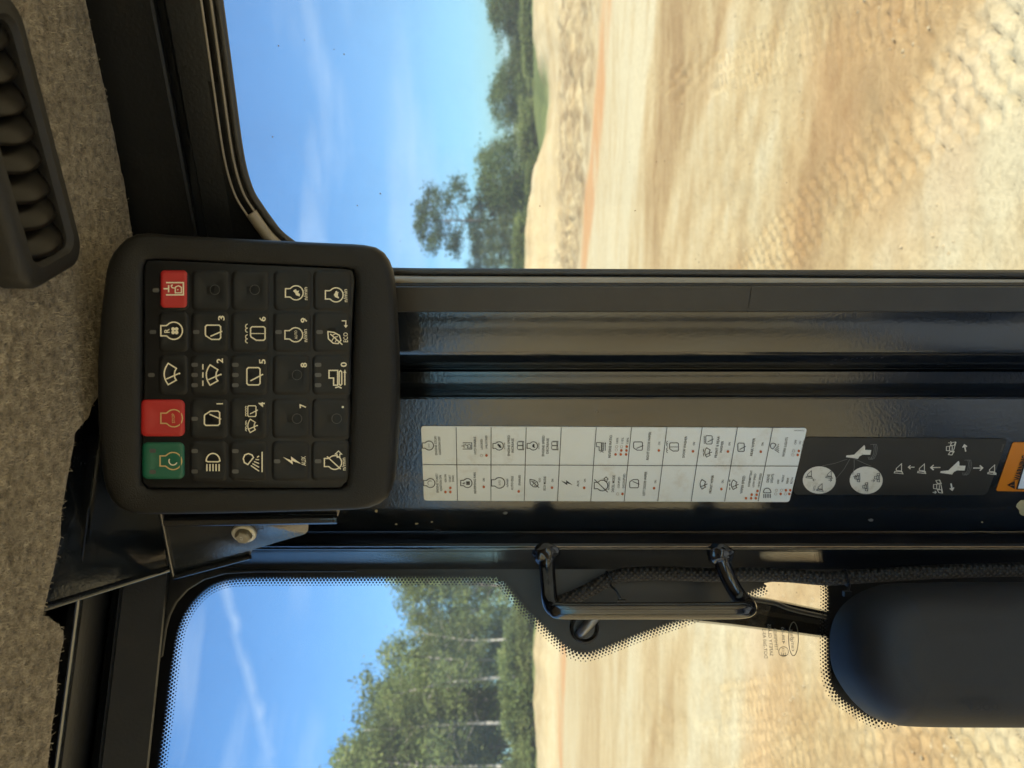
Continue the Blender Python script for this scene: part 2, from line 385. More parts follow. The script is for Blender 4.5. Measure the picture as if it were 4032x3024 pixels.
# ---- flat print: strokes, discs, lettering drawn on a plane
_tc = {}
def text_vf(s, bold=0.0):
    if (s, bold) in _tc: return _tc[(s, bold)]
    cu = bpy.data.curves.new('t', 'FONT'); cu.body = s; cu.size = 1; cu.resolution_u = 2; cu.offset = bold
    ob = bpy.data.objects.new('t', cu); COL.objects.link(ob)
    me = ob.to_mesh(); V = [(v.co.x, v.co.y) for v in me.vertices]; Fc = [tuple(p.vertices) for p in me.polygons]
    ob.to_mesh_clear(); bpy.data.objects.remove(ob); bpy.data.curves.remove(cu)
    xs = [v[0] for v in V]; ys = [v[1] for v in V]
    _tc[(s, bold)] = (V, Fc, min(xs), max(xs), min(ys), max(ys)); return _tc[(s, bold)]
CAPH = None
class Ink:
    """collects print on a frame; offsets are photo pixels, right = towards image top, up = towards image left"""
    def __init__(s, fr, d=0.0004): s.fr, s.d, s.V, s.F = fr, d, [], []
    def _add(s, pts2, faces):
        b = len(s.V); s.V += [s.fr.P(p[0], p[1], s.d) for p in pts2]; s.F += [tuple(b + i for i in f) for f in faces]
    def loc(s, c, p): return s.fr.st(c[0] - p[1], c[1] - p[0])
    def unit(s, c): return s.fr.depth(c[0], c[1])[0] / F
    def stroke(s, c, pts, w=4.0, closed=False):
        q = [Vector(s.loc(c, p)) for p in pts]; u = s.unit(c) * w / 2; n = len(q); L, Rr = [], []
        for i in range(n):
            a = q[i - 1] if (i > 0 or closed) else None; b = q[(i + 1) % n] if (i < n - 1 or closed) else None
            d1 = (q[i] - a).normalized() if a is not None else (b - q[i]).normalized()
            d2 = (b - q[i]).normalized() if b is not None else d1
            n1 = Vector((-d1.y, d1.x)); n2 = Vector((-d2.y, d2.x)); nn = n1 + n2
            nn = nn.normalized() / max(0.4, nn.normalized().dot(n1)) if nn.length > 1e-9 else n1
            e = Vector((0, 0))
            L.append(q[i] + nn * u); Rr.append(q[i] - nn * u)
        m_ = n if closed else n - 1
        s._add(L + Rr, [(i, (i + 1) % n, n + (i + 1) % n, n + i) for i in range(m_)])
    def poly(s, c, pts):
        q = [Vector((*s.loc(c, p), 0)) for p in pts]
        s._add([(v.x, v.y) for v in q], [tuple(t) for t in tessellate_polygon([q])])
    def arc(s, c, o, r, a0, a1, w=4, n=18, ry=None):
        ry = ry or r
        s.stroke(c, [(o[0] + r * math.cos(R(a0 + (a1 - a0) * i / n)), o[1] + ry * math.sin(R(a0 + (a1 - a0) * i / n))) for i in range(n + 1)], w)
    def ring(s, c, o, r, w=4, ry=None, n=20):
        ry = ry or r
        s.stroke(c, [(o[0] + r * math.cos(2 * math.pi * i / n), o[1] + ry * math.sin(2 * math.pi * i / n)) for i in range(n)], w, True)
    def disc(s, c, o, r, ry=None, n=18):
        ry = ry or r
        s.poly(c, [(o[0] + r * math.cos(2 * math.pi * i / n), o[1] + ry * math.sin(2 * math.pi * i / n)) for i in range(n)])
    def text(s, str_, x, y, h, length=None, bold=0.0, flip=False, rot=0, align='c'):
        V, Fc, x0, x1, y0, y1 = text_vf(str_, bold)
        cap = text_vf('H', bold); ch = cap[5] - cap[4]
        k = s.unit((x, y)); sy = h * k / ch; sx = length * k / (x1 - x0) if length else sy
        a, b = s.fr.st(x, y); ox = (x0 + x1) / 2 if align == 'c' else x0
        ca, sa = math.cos(rot), math.sin(rot); out = []
        for p in V:
            u, v = (p[0] - ox) * sx, (p[1] - ch / 2) * sy * (-1 if flip else 1)
            out.append((a + u * ca - v * sa, b + u * sa + v * ca))
        s._add(out, Fc)
    def build(s, name, mat, parent): 
        if not s.V: return None
        return mesh(name, s.V, s.F, mat, parent)

# icon library (unit 1 = 1 photo pixel at key size, k scales)
def sc(pts, k, o=(0, 0)): return [(o[0] + p[0] * k, o[1] + p[1] * k) for p in pts]
def engine_pts(n=20):
    out = [(-20, 22), (-20, 43), (20, 43), (20, 22)]
    for i in range(n + 1):
        a = R(48 - 276 * i / n); out.append((34 * math.cos(a), -8 + 34 * math.sin(a)))
    return out
def ic_engine(I, c, k=1, w=5): I.stroke(c, sc(engine_pts(), k), w, True)
def ic_fan(I, c, k=1, w=5):
    ic_engine(I, c, k, w); I.text('R', c[0] - 20 * k, c[1], 20 * k, bold=0.02)
    for a in range(4):
        an_ = R(45 + 90 * a); I.disc(c, (9.5 * k * math.cos(an_), (-12 + 9.5 * math.sin(an_)) * k), 7.5 * k, n=10)
FAN_TOP = [(-42 + 84 * i / 8, 12 + 16 * (1 - ((i - 4) / 4) ** 2)) for i in range(9)]
def ic_wiper(I, c, k=1, w=5, dash=False, spray=False):
    I.stroke(c, sc(FAN_TOP + [(22, -20), (11, -14), (-3, -12), (-16, -14), (-24, -20)], k), w, True)
    I.stroke(c, sc([(-20, 20), (2, -30)], k), w); I.disc(c, (2 * k, -32 * k), 4 * k, n=8)
    if dash:
        for d in (-34, 0, 34): I.stroke(c, sc([(d - 11, 42), (d + 11, 42)], k), w)
    if spray:
        for d in (-24, -12, 12, 24): I.arc(c, (d * k, 34 * k), 8 * k, 0, 180, w * 0.7, 6)
def ic_door(I, c, k=1, w=5, right=False, spray=False):
    s_ = -1 if right else 1
    P_ = [(-28, 20), (-28, 26), (-22, 32), (8, 32), (14, 30), (28, 8), (28, -22), (22, -28), (-22, -28), (-28, -22)]
    I.stroke(c, sc([(-p[0] * -s_, p[1]) for p in P_], k), w, True)
    if spray:
        I.stroke(c, sc([(0, -24), (0, 30)], k), w * 0.7)
        for d in (-30, -14, 14, 30): I.arc(c, (d * k, 44 * k), 9 * k, 0, 180, w * 0.7, 6)
    else: I.stroke(c, sc([(16 * s_, 12), (-4 * s_, -34)], k), w)
def ic_rear(I, c, k=1, w=5, spray=False):
    I.stroke(c, sc([(-34, 22), (-28, 28), (28, 28), (34, 22), (34, -18), (28, -24), (-28, -24), (-34, -18)], k), w, True)
    I.stroke(c, sc([(-18, 14), (8, -36)], k), w)
    if spray:
        for d in (-24, -8, 8, 24): I.arc(c, (d * k, 36 * k), 7 * k, 0, 180, w * 0.7, 6)
def ic_head(I, c, k=1, w=5):
    I.stroke(c, sc([(0, -27)] + [(30 * math.cos(R(a)), 27 * math.sin(R(a))) for a in range(-80, 81, 20)] + [(0, 27), (-3, 20), (-3, -20)], k), w, True)
    for j in range(5): I.stroke(c, sc([(-12, -24 + 12 * j), (-40, -24 + 12 * j)], k), w)
def ic_work(I, c, k=1, w=5, line=True):
    I.stroke(c, sc([(-16, 26), (12, 4), (22, 10), (27, 24), (22, 38), (8, 44), (-8, 40)], k), w, True)
    for j in range(5): I.stroke(c, sc([(-20 + 8 * j, 14 - 6 * j), (-42 + 15 * j, -18)], k), w * 0.9)
    if line: I.stroke(c, sc([(-46, -30), (34, -30)], k), w)
def ic_bolt(I, c, k=1, w=5): I.poly(c, sc([(16, 42), (-14, 2), (2, 4), (-2, -2), (-12, -32), (18, 10), (2, 8)], k))
def ic_tractor(I, c, k=1, w=5):
    I.stroke(c, sc([(34, 32), (34, -2), (-24, -2), (-24, 14), (4, 14), (4, 32)], k), w, True)
    I.stroke(c, sc([(-20, -8), (28, -8), (33, -13), (28, -18), (-20, -18), (-25, -13)], k), w, True)
    I.stroke(c, sc([(-34, 8), (-30, -6), (-36, -18)], k), w); I.stroke(c, sc([(-24, -30), (30, -30)], k), w)
    I.poly(c, sc([(38, -30), (24, -24), (24, -36)], k))
def ic_leaf(I, c, k=1, w=5):
    I.stroke(c, sc([(24, 30), (-6, 28), (-24, 8), (-26, -12), (-12, -24), (8, -18), (20, 4)], k), w, True)
    I.stroke(c, sc([(14, 20), (-18, -16), (-30, -30)], k), w)
    for a, b in (((0, 4), (-14, 14)), ((0, 4), (4, -12)), ((-10, -6), (-20, 0)), ((8, 12), (14, 0))): I.stroke(c, sc([a, b], k), w * 0.7)
def ic_lock(I, c, k=1, w=5):
    I.stroke(c, sc([(-24, 28), (-24, -40), (24, -40), (24, 28)], k), w)
    I.stroke(c, sc([(-14, 18), (14, 18)], k), w); I.stroke(c, sc([(0, 18), (0, 38)], k), w)
    I.stroke(c, sc([(-16, -32), (-16, -8), (6, -8), (12, -20), (6, -32)], k), w * 0.8, True)
    I.stroke(c, sc([(2, -8), (4, 4), (12, 8), (16, 2)], k), w * 0.8); I.stroke(c, sc([(-6, -18), (-2, -18)], k), w)
def ic_arrow(I, c, k=1, w=3, ang=0, L=30):
    ca, sa = math.cos(ang), math.sin(ang)
    rt = lambda p: (p[0] * ca - p[1] * sa, p[0] * sa + p[1] * ca)
    I.stroke(c, [rt((0, -L * k / 2)), rt((0, L * k / 2))], w); I.stroke(c, [rt((-9 * k, L * k / 2 - 10 * k)), rt((0, L * k / 2)), rt((9 * k, L * k / 2 - 10 * k))], w)
def ic_outarrow(I, c, k=1, w=3):
    I.stroke(c, sc([(-14, 6), (0, 6), (0, 14), (14, 0), (0, -14), (0, -6), (-14, -6)], k), w, True)
def ic_book(I, c, k=1, w=2.2):
    for x0 in (-17, 1): I.stroke(c, sc([(x0, 12), (x0 + 8, 14), (x0 + 16, 12), (x0 + 16, -12), (x0 + 8, -10), (x0, -12)], k), w, True)
    I.stroke(c, sc([(-20, 9), (-20, -16), (0, -14), (20, -16), (20, 9)], k), w)
def ic_rabbit(I, c, k=1): I.poly(c, sc([(-16, -16), (-10, 0), (0, 4), (6, 12), (12, 10), (16, 0), (8, -4), (10, -14), (0, -10), (-6, -18)], k))
def ic_turtle(I, c, k=1): I.poly(c, sc([(-16, -14), (-10, 2), (0, 8), (10, 2), (16, 0), (17, -6), (12, -8), (12, -14), (6, -10), (-6, -10), (-10, -15)], k))
def ic_dozer(I, c, k=1, w=2.5, bl=0):
    I.stroke(c, sc([(-18, -12), (18, -12), (-2, 10), (-10, 10), (-12, -12)], k), w)
    I.stroke(c, sc([(-20, 18 + bl), (-14, 16 + bl), (-15, -14 + bl), (-24, -18 + bl)], k), w, True)
def ic_machine(I, c, k=1, w=2.5, tilt=0):
    I.stroke(c, sc([(-10, 0), (-7, 24), (9, 24), (12, 0)], k), w, True); I.stroke(c, sc([(-9, 11), (10, 11)], k), w)
    I.stroke(c, sc([(-24, 8 - tilt), (-12, 8), (-12, -8), (-26, -6 - tilt)], k), w, True)
    I.stroke(c, sc([(14, 8), (26, 8 + tilt), (28, -6 + tilt), (14, -8)], k), w, True)
    I.stroke(c, sc([(-26, -8 - tilt), (28, -8 + tilt)], k), w)

# ------------------------------------------------------------------ terrain
def vnoise(x, y, seed):
    xi = np.floor(x).astype(np.int64); yi = np.floor(y).astype(np.int64); xf = x - xi; yf = y - yi
    def h(a, b):
        n = (a * 374761393 + b * 668265263 + seed * 974711) & 0x7fffffff
        n = ((n ^ (n >> 13)) * 1274126177) & 0x7fffffff
        return ((n ^ (n >> 16)) & 0xffff) / 65535.0
    u = xf * xf * (3 - 2 * xf); v = yf * yf * (3 - 2 * yf)
    return (h(xi, yi) * (1 - u) + h(xi + 1, yi) * u) * (1 - v) + (h(xi, yi + 1) * (1 - u) + h(xi + 1, yi + 1) * u) * v - 0.5
def fbm(x, y, seed, o=4, g=0.5):
    r = 0; a = 1.0
    for i in range(o): r = r + a * vnoise(x * 2 ** i, y * 2 ** i, seed + i); a *= g
    return r
def smooth(e0, e1, x):
    t = np.clip((x - e0) / (e1 - e0), 0, 1); return t * t * (3 - 2 * t)
CREST = np.array([(-200, 1.0), (-40, 0.95), (-21, 0.85), (-16, 0.98), (-12, 0.88), (-8, 1.1), (-2, 1.3), (3, 1.5), (6.4, 1.55), (9, 1.38), (11.4, 1.15), (12.2, 0.85),
                  (13, 0.5), (15.2, 0.34), (16.2, 0.5), (17.2, 0.85), (18.8, 1.07), (20.5, 1.1), (24, 1.3), (40, 1.2), (200, 1.2)])
def crest(x): return np.interp(x, CREST[:, 0], CREST[:, 1])
def seam(x): return np.minimum(29.2 - 1.185 * x, 34.8) + 0.4 * np.sin(x * 0.7)
def rightw(x): return smooth(-6, -1, x)
def track(X, Y, x0, y0, ang, half, pitch, seedn):
    ca, sa = math.cos(ang), math.sin(ang); a = (X - x0) * ca + (Y - y0) * sa; c = -(X - x0) * sa + (Y - y0) * ca
    c = c + 0.06 * np.sin(a * 0.8 + seedn) + 0.035 * fbm(X * 1.6, Y * 1.6, 55 + seedn, 2); a = a + 0.04 * fbm(X * 1.5, Y * 1.5, 57 + seedn, 2)
    msk = smooth(half, half * 0.8, np.abs(c))
    row = np.abs(c) / 0.095
    ph = 2 * np.pi * (a / pitch) + np.where(c > 0, 1, -1) * 1.2 * np.abs(c) / half + np.floor(row) * np.pi
    lug = -1.6 * np.clip(np.sin(ph) * np.abs(np.sin(np.pi * row)) - 0.2, 0, 1) ** 0.8 + 0.25
    fade = np.clip(0.95 + 1.3 * fbm(X * 1.1, Y * 1.1, 50 + seedn, 4), 0.1, 1.4)
    return msk * fade * (0.040 * lug - 0.006)
def height(X, Y):
    h = 0.10 * fbm(X * 0.12, Y * 0.12, 1, 3) + 0.03 * fbm(X * 0.7, Y * 0.9, 5, 4)
    near = smooth(16, 9, Y)
    h = h + near * (0.009 * fbm(X * 4, Y * 4, 9, 4, 0.65))
    rough = smooth(0.0, 0.35, fbm(X * 0.5, Y * 0.5, 21, 3)) * (0.35 + 0.65 * smooth(1.5, 2.2, X) * smooth(5.5, 4.2, Y))
    h = h + near * rough * 0.038 * fbm(X * 5.5, Y * 5.5, 31, 3, 0.65)
    for args in ((1.42, 4.6, 1.70, 0.34, 0.15, 1), (2.55, 5.6, 1.25, 0.26, 0.15, 2), (-2.5, 5.5, 2.2, 0.34, 0.14, 4), (-1.85, 4.4, 2.0, 0.34, 0.14, 5)):
        h = h + track(X, Y, *args) * near
    # unseen sand mound added at left for a tan reflection in the pillar
    h = h + 3.6 * smooth(-7.5, -14, X) * smooth(11, 3, Y) * smooth(-40, -22, Y) + 0.5 * smooth(-7, -9, X) * smooth(11, 5, Y) * fbm(X * 0.6, Y * 0.6, 41, 4)
    # graded windrow / spoil bank along the far edge
    jag = 0.28 * fbm(X * 0.9, Y * 0.35, 77, 4, 0.55)
    rw_ = rightw(X); foot = 36.5 - 3.5 * rw_
    up = smooth(foot, 41.0, Y) ** (0.8 + 0.7 * rw_)
    bank = (crest(X) + 0.08 + jag * 0.7) * up
    drop = 1 - 0.35 * smooth(42, 50, Y)
    fold = smooth(1.4, 4.0, Y - seam(X)) * smooth(39, 33, Y) * rw_
    h = h + bank * drop + fold * (0.40 * np.abs(fbm(X * 0.8, Y * 1.2, 88, 4, 0.65)) + 0.06)
    return h
def gaxis(segs):
    out = []
    for a, b, st in segs:
        n = max(1, int(round((b - a) / st))); out += list(np.linspace(a, b, n, endpoint=False))
    out.append(segs[-1][1]); return np.array(out)
xs = gaxis([(-900, -60, 60), (-60, -26, 1.2), (-26, -6.5, 0.24), (-6.5, -1.6, 0.04), (-1.6, 0.4, 0.1), (0.4, 6.5, 0.04), (6.5, 24, 0.2), (24, 60, 1.2), (60, 900, 60)])
ys = gaxis([(-900, -30, 60), (-30, 2.6, 0.9), (2.6, 8.5, 0.04), (8.5, 16, 0.12), (16, 46, 0.22), (46, 80, 1.5), (80, 1500, 70)])
GX, GY = np.meshgrid(xs, ys)
GZ = height(GX, GY)
def make_grid(name, GX, GY, GZ, mat):
    ny, nx = GX.shape; me = bpy.data.meshes.new(name)
    co = np.stack([GX, GY, GZ], -1).reshape(-1, 3).astype(np.float32)
    idx = np.arange(nx * ny).reshape(ny, nx)
    q = np.stack([idx[:-1, :-1], idx[:-1, 1:], idx[1:, 1:], idx[1:, :-1]], -1).reshape(-1, 4)
    me.vertices.add(len(co)); me.vertices.foreach_set('co', co.ravel())
    me.loops.add(q.size); me.loops.foreach_set('vertex_index', q.ravel().astype(np.int32))
    me.polygons.add(len(q)); me.polygons.foreach_set('loop_start', np.arange(0, q.size, 4, dtype=np.int32))
    me.polygons.foreach_set('use_smooth', np.ones(len(q), bool)); me.update(); me.validate()
    me.materials.append(MATS[mat]); o = bpy.data.objects.new(name, me); COL.objects.link(o); return o
g = make_grid('ground', GX, GY, GZ, 'sand'); tag(g, 'pale tan sandy graded earth with tyre tracks', kind='structure')
ca_ = g.data.color_attributes.new('soil', 'FLOAT_COLOR', 'POINT')
orange = smooth(2.1, 0.9, np.abs(GY - seam(GX) + 0.8 * fbm(GX * 0.35, GY * 0.5, 60, 4))) * np.clip(0.75 + 1.3 * fbm(GX * 0.5, GY * 1.4, 61, 4), 0.12, 1) * (GY > 10)
orange = np.maximum(orange, 0.26 * smooth(0.1, 0.5, fbm(GX * 0.45, GY * 0.7, 64, 3)) * smooth(14, 6, GY))
sd = GY - seam(GX)
churn = smooth(1.5, 2.4, sd) * smooth(35, 32, GY) * (0.3 + 0.7 * rightw(GX)) + 0.5 * smooth(38, 40, GY) * (1 - rightw(GX)) + 0.35 * smooth(0.05, 0.4, fbm(GX * 0.6, GY * 0.6, 66, 3)) * smooth(12, 5, GY)
grass = np.maximum(smooth(40.6, 42, GY), 0.9 * smooth(38.6, 40.5, GY) * smooth(12.2, 13.2, GX) * smooth(17.5, 16.2, GX))
q2 = GY + 0.75 * GX + 3.2 * fbm(GX * 0.22, GY * 0.35, 71, 4) + 1.6 * fbm((GX - GY * 0.4) * 0.25, (GY + 0.75 * GX) * 1.6, 72, 3)
tone = np.interp(q2, [3, 6, 8.5, 10.5, 12.0, 13.2, 15.2, 16.6, 20, 24, 32], [0.46, 0.30, 0.52, 0.38, 0.50, 0.24, 0.26, 0.58, 0.78, 0.66, 0.5])
tl_ = smooth(1.0, -2.0, GX); tone = tone * (1 - tl_) + tl_ * (np.interp(GY + 0.35 * GX + 1.5 * fbm(GX * 0.3, GY * 0.4, 73, 3), [2, 4, 5.5, 7.5, 9, 12, 18, 26, 34], [0.45, 0.3, 0.45, 0.72, 0.4, 0.5, 0.35, 0.6, 0.5]))
dg = 0.52 * fbm((GX * 0.85 - GY * 0.5) * 0.16, (GY * 0.85 + GX * 0.5) * 1.3, 81, 4, 0.6) * smooth(22, 15, GY) + 0.40 * fbm((GX * 0.35 - GY * 0.93) * 0.22, (GY * 0.35 + GX * 0.93) * 1.8, 83, 3, 0.6) * smooth(13, 9, GY)
tone = np.clip(tone + dg + 0.06, 0.12, 0.98)
ca_.data.foreach_set('color', np.stack([orange, np.clip(churn, 0, 1), grass, tone], -1).astype(np.float32).ravel())

# loose clods and grit scattered over the graded earth, too many to count
def clods(n=9000):
    base = np.array([(0, 0, 1), (1, 0, 0), (0, 1, 0), (-1, 0, 0), (0, -1, 0), (0.7, 0.7, 0.5), (-0.7, 0.6, 0.4)]); tri = [(0, 1, 5), (0, 5, 2), (0, 2, 6), (0, 6, 3), (0, 3, 4), (0, 4, 1)]
    Y = 2.8 + rng.random(n) ** 1.6 * 9; X = (rng.random(n) * 1.24 - 0.62) * Y
    clump = fbm(X * 0.7, Y * 0.7, 91, 3) + 0.25 * rng.random(n)
    k = clump > 0.08; X, Y = X[k], Y[k]; n = len(X)
    Z = height(X, Y); S = 0.004 + 0.014 * rng.random(n) ** 4; A = rng.random(n) * 6.28
    V = np.zeros((n, 7, 3)); jit = 0.7 + 0.6 * rng.random((n, 7, 1)); B = base[None] * jit * S[:, None, None]
    V[..., 0] = X[:, None] + B[..., 0] * np.cos(A)[:, None] - B[..., 1] * np.sin(A)[:, None]
    V[..., 1] = Y[:, None] + B[..., 0] * np.sin(A)[:, None] + B[..., 1] * np.cos(A)[:, None]
    V[..., 2] = Z[:, None] + B[..., 2] * 0.8 - 0.001
    Fc = (np.arange(n)[:, None, None] * 7 + np.array(tri)[None]).reshape(-1, 3)
    o = mesh('soil_clods', V.reshape(-1, 3).tolist(), [tuple(f) for f in Fc.tolist()], 'clod_soil'); tag(o, 'loose clods and grit strewn over the tan earth', 'soil', kind='stuff')
clods()

# ------------------------------------------------------------------ trees
def leaf_cloud(centers, nper, spread, size, rs):
    V, Fc = [], []
    for c, w in centers:
        for _ in range(int(nper * w)):
            p = c + Vector((rs.gauss(0, spread), rs.gauss(0, spread), rs.gauss(0, spread * 0.7)))
            a = Vector((rs.gauss(0, 1), rs.gauss(0, 1), rs.gauss(0, 1))).normalized(); b = a.orthogonal().normalized()
            b = (Matrix.Rotation(rs.random() * 6.28, 3, a) @ b); c2 = a.cross(b); s = size * (0.6 + 0.8 * rs.random())
            i = len(V); V += [p - b * s, p + c2 * s * 0.45, p + b * s, p - c2 * s * 0.45]; Fc.append((i, i + 1, i + 2, i + 3))
    return V, Fc
def make_tree(name, h, crown0, rad, nl, leaf, bark, seed, nper=90, spread=0.34, lsize=0.15, env=None, lean=0.03, tr=None, low=0.0):
    rs = random.Random(seed); root = bpy.data.objects.new(name, None); COL.objects.link(root)
    path = [Vector((0, 0, -0.6))]; d = Vector((rs.uniform(-lean, lean), rs.uniform(-lean, lean), 1))
    for i in range(1, 9):
        d += Vector((rs.uniform(-lean, lean), rs.uniform(-lean, lean), 0)); path.append(path[-1] + d.normalized() * (h * 0.97 + 0.6) / 8)
    r0 = tr or h * 0.013
    V, Fc = tube_vf(path, [r0 * (1 - 0.88 * i / 8) for i in range(9)], 7)
    cents = []
    def ontrunk(z):
        f = (z + 0.6) / (h * 0.97 + 0.6) * 8; i = min(7, max(0, int(f))); return path[i].lerp(path[i + 1], f - i)
    for i in range(nl):
        q = (i + rs.random()) / nl; z = h * (crown0 + (1 - crown0) * q); e = env(q) if env else math.sin(math.pi * (0.15 + 0.8 * q)) ** 0.7
        L = rad * e * (0.55 + 0.6 * rs.random()); az = rs.random() * 6.28 if i else 0.0; az = i * 2.4 + rs.uniform(-0.5, 0.5)
        p0 = ontrunk(z * 0.93); tip = p0 + Vector((math.cos(az) * L, math.sin(az) * L, L * rs.uniform(0.1, 0.6)))
        mid = p0.lerp(tip, 0.5) + Vector((0, 0, L * 0.10))
        v, f = tube_vf([p0, mid, tip], [r0 * 0.30 * (1 - 0.6 * q), r0 * 0.18, r0 * 0.05], 5); b = len(V); V += v; Fc += [tuple(b + k for k in x) for x in f]
        for t in (0.55, 0.8, 1.0, 1.08):
            cents.append((p0.lerp(tip, t) + Vector((rs.gauss(0, L * 0.12), rs.gauss(0, L * 0.12), rs.gauss(0, L * 0.10))), 0.5 + rs.random()))
    mesh('trunk', V, Fc, bark, root, True, local=True)
    v, f = leaf_cloud(cents, nper, spread, lsize, rs)
    mesh('crown', v, f, leaf, root, local=True); return root
def copy_tree(src, name, loc, rz, s):
    r = src.copy(); r.name = name; COL.objects.link(r); r.location = loc; r.rotation_euler = (0, 0, rz); r.scale = s if isinstance(s, tuple) else (s, s, s)
    for ch in src.children:
        c = ch.copy(); COL.objects.link(c); c.parent = r
    return r
SRC = {
 'tall': make_tree('broadleaf_tree', 12, 0.34, 2.4, 30, 'leaf_mixed', 'bark_pale', 11, 44, 0.42, 0.125, lambda q: 1 - 0.45 * q, 0.07),
 'thin': make_tree('broadleaf_tree', 11, 0.42, 1.8, 22, 'leaf_mixed', 'bark_pale', 23, 36, 0.38, 0.125, lambda q: 1 - 0.35 * q, 0.11),
 'full': make_tree('broadleaf_tree', 10, 0.14, 2.6, 36, 'leaf_mixed', 'bark', 35, 50, 0.44, 0.125, lambda q: (1 - q) ** 0.45 + 0.15),
 'pine': make_tree('pine_tree', 12, 0.34, 2.2, 34, 'leaf_pine', 'bark', 44, 62, 0.34, 0.12, lambda q: 0.45 + 0.75 * math.sin(math.pi * (q * 0.8 + 0.15)), 0.03, 0.15),
 'oak': make_tree('round_tree', 6, 0.12, 2.9, 34, 'leaf_oak', 'bark', 52, 52, 0.44, 0.125, lambda q: math.sin(math.pi * (0.25 + 0.7 * q)) ** 0.6),
 'shrub': make_tree('shrub', 2.4, 0.05, 1.4, 20, 'leaf_mixed', 'bark', 63, 44, 0.30, 0.10, lambda q: 1 - 0.5 * q),
}
used = set()
ORD = 'first second third fourth fifth sixth seventh eighth ninth tenth eleventh twelfth thirteenth'.split()
def plant(kind, x, y, s, rz, label, cat, group):
    z = float(height(np.array([x]), np.array([y]))[0]) - 0.05; src = SRC[kind]
    if kind not in used:
        used.add(kind); o = src; o.location = (x, y, z); o.rotation_euler = (0, 0, rz); o.scale = s if isinstance(s, tuple) else (s, s, s)
    else: o = copy_tree(src, src.name.split('.')[0], (x, y, z), rz, s)
    return tag(o, label, cat, group)
def U(y): return (1512 - y) / F
GW = 'trees of the wood behind the left spoil bank'; GR = 'trees along the far edge seen through the right window'
# wood seen through the front glass, (photo y, distance, kind, top x, label)
def top_s(kind, D, xt, base=0.5):
    hh = D * (2016 - xt) / F + H - base; return hh / {'tall': 12.4, 'thin': 11.4, 'full': 10.4, 'pine': 12.4, 'oak': 6.6, 'shrub': 2.7}[kind]
for i, (y, D, k, xt, lab) in enumerate([
    (2310, 47, 'full', 1530, 'green tree rising just inside the dotted upper glass edge, rightmost of the wood'),
    (2400, 50, 'tall', 1555, 'leafy tree with pale leaning trunk beside the notch in the black glass border'),
    (2500, 46, 'thin', 1600, 'lower thin pale-trunked tree in the dip of the wood skyline'),
    (2590, 49, 'tall', 1470, 'broad tree with open crown left of the skyline dip'),
    (2670, 46, 'thin', 1500, 'thin forked pale tree in the middle of the wood'),
    (2760, 50, 'full', 1370, 'tall full green tree making the first high peak of the wood'),
    (2850, 46, 'tall', 1400, 'tall pale-trunked tree left of the first high peak'),
    (2930, 50, 'full', 1330, 'dark full tree near the lower photo edge'),
    (3010, 46, 'tall', 1290, 'tallest tree of the wood, cut by the lower photo edge'),
    (3100, 49, 'full', 1280, 'tall full tree just beyond the lower photo edge'),
    (2250, 50, 'tall', 1520, 'tree of the wood hidden behind the pillar edge')]):
    plant(k, U(y) * D, D, top_s(k, D, xt), i * 1.3, lab, 'tree', GW)
for i, (y, D, k, xt) in enumerate([(2350, 55, 'thin', 1640), (2450, 56, 'full', 1680), (2550, 55, 'full', 1640), (2640, 56, 'full', 1600), (2730, 55, 'tall', 1500), (2810, 57, 'full', 1500), (2900, 56, 'full', 1450), (2980, 57, 'full', 1420), (3060, 56, 'tall', 1400)]):
    plant(k, U(y) * D, D, top_s(k, D, xt), 0.6 + i * 1.7, 'tree in the back row of the left wood, ' + ORD[i] + ' from the pillar', 'tree', 'trees in the back rows of the left wood')
for i, (y, D, xt) in enumerate([(2290, 43.5, 2000), (2370, 44, 1985), (2450, 43.2, 1960), (2530, 44, 1990), (2610, 43.3, 1950), (2690, 44, 1975), (2770, 43.4, 1955), (2850, 44, 1985), (2930, 43.2, 1965), (3010, 44, 1950), (3080, 43.5, 1980)]):
    plant('shrub', U(y) * D, D, (0.7 + 0.7 * math.sin(i * 1.7) ** 2, 1.1, (0.45 + 0.75 * math.cos(i * 2.2) ** 2) * top_s('shrub', D, xt, 1.0)), i * 0.9, 'low undergrowth bush below the left wood, ' + ORD[i] + ' counted away from the pillar', 'shrub', 'undergrowth bushes below the left wood')
for i in range(12):
    D = 46 + 3 * (i % 3); k = ('full', 'tall', 'thin')[i % 3]
    plant(k, -(0.56 + 0.085 * i) * D, D, top_s(k, D, 1330 + 40 * (i % 4)), i * 1.9, 'tree carrying the wood on past the lower photo edge, ' + ORD[i] + ' from it', 'tree', 'trees of the wood beyond the lower photo edge')
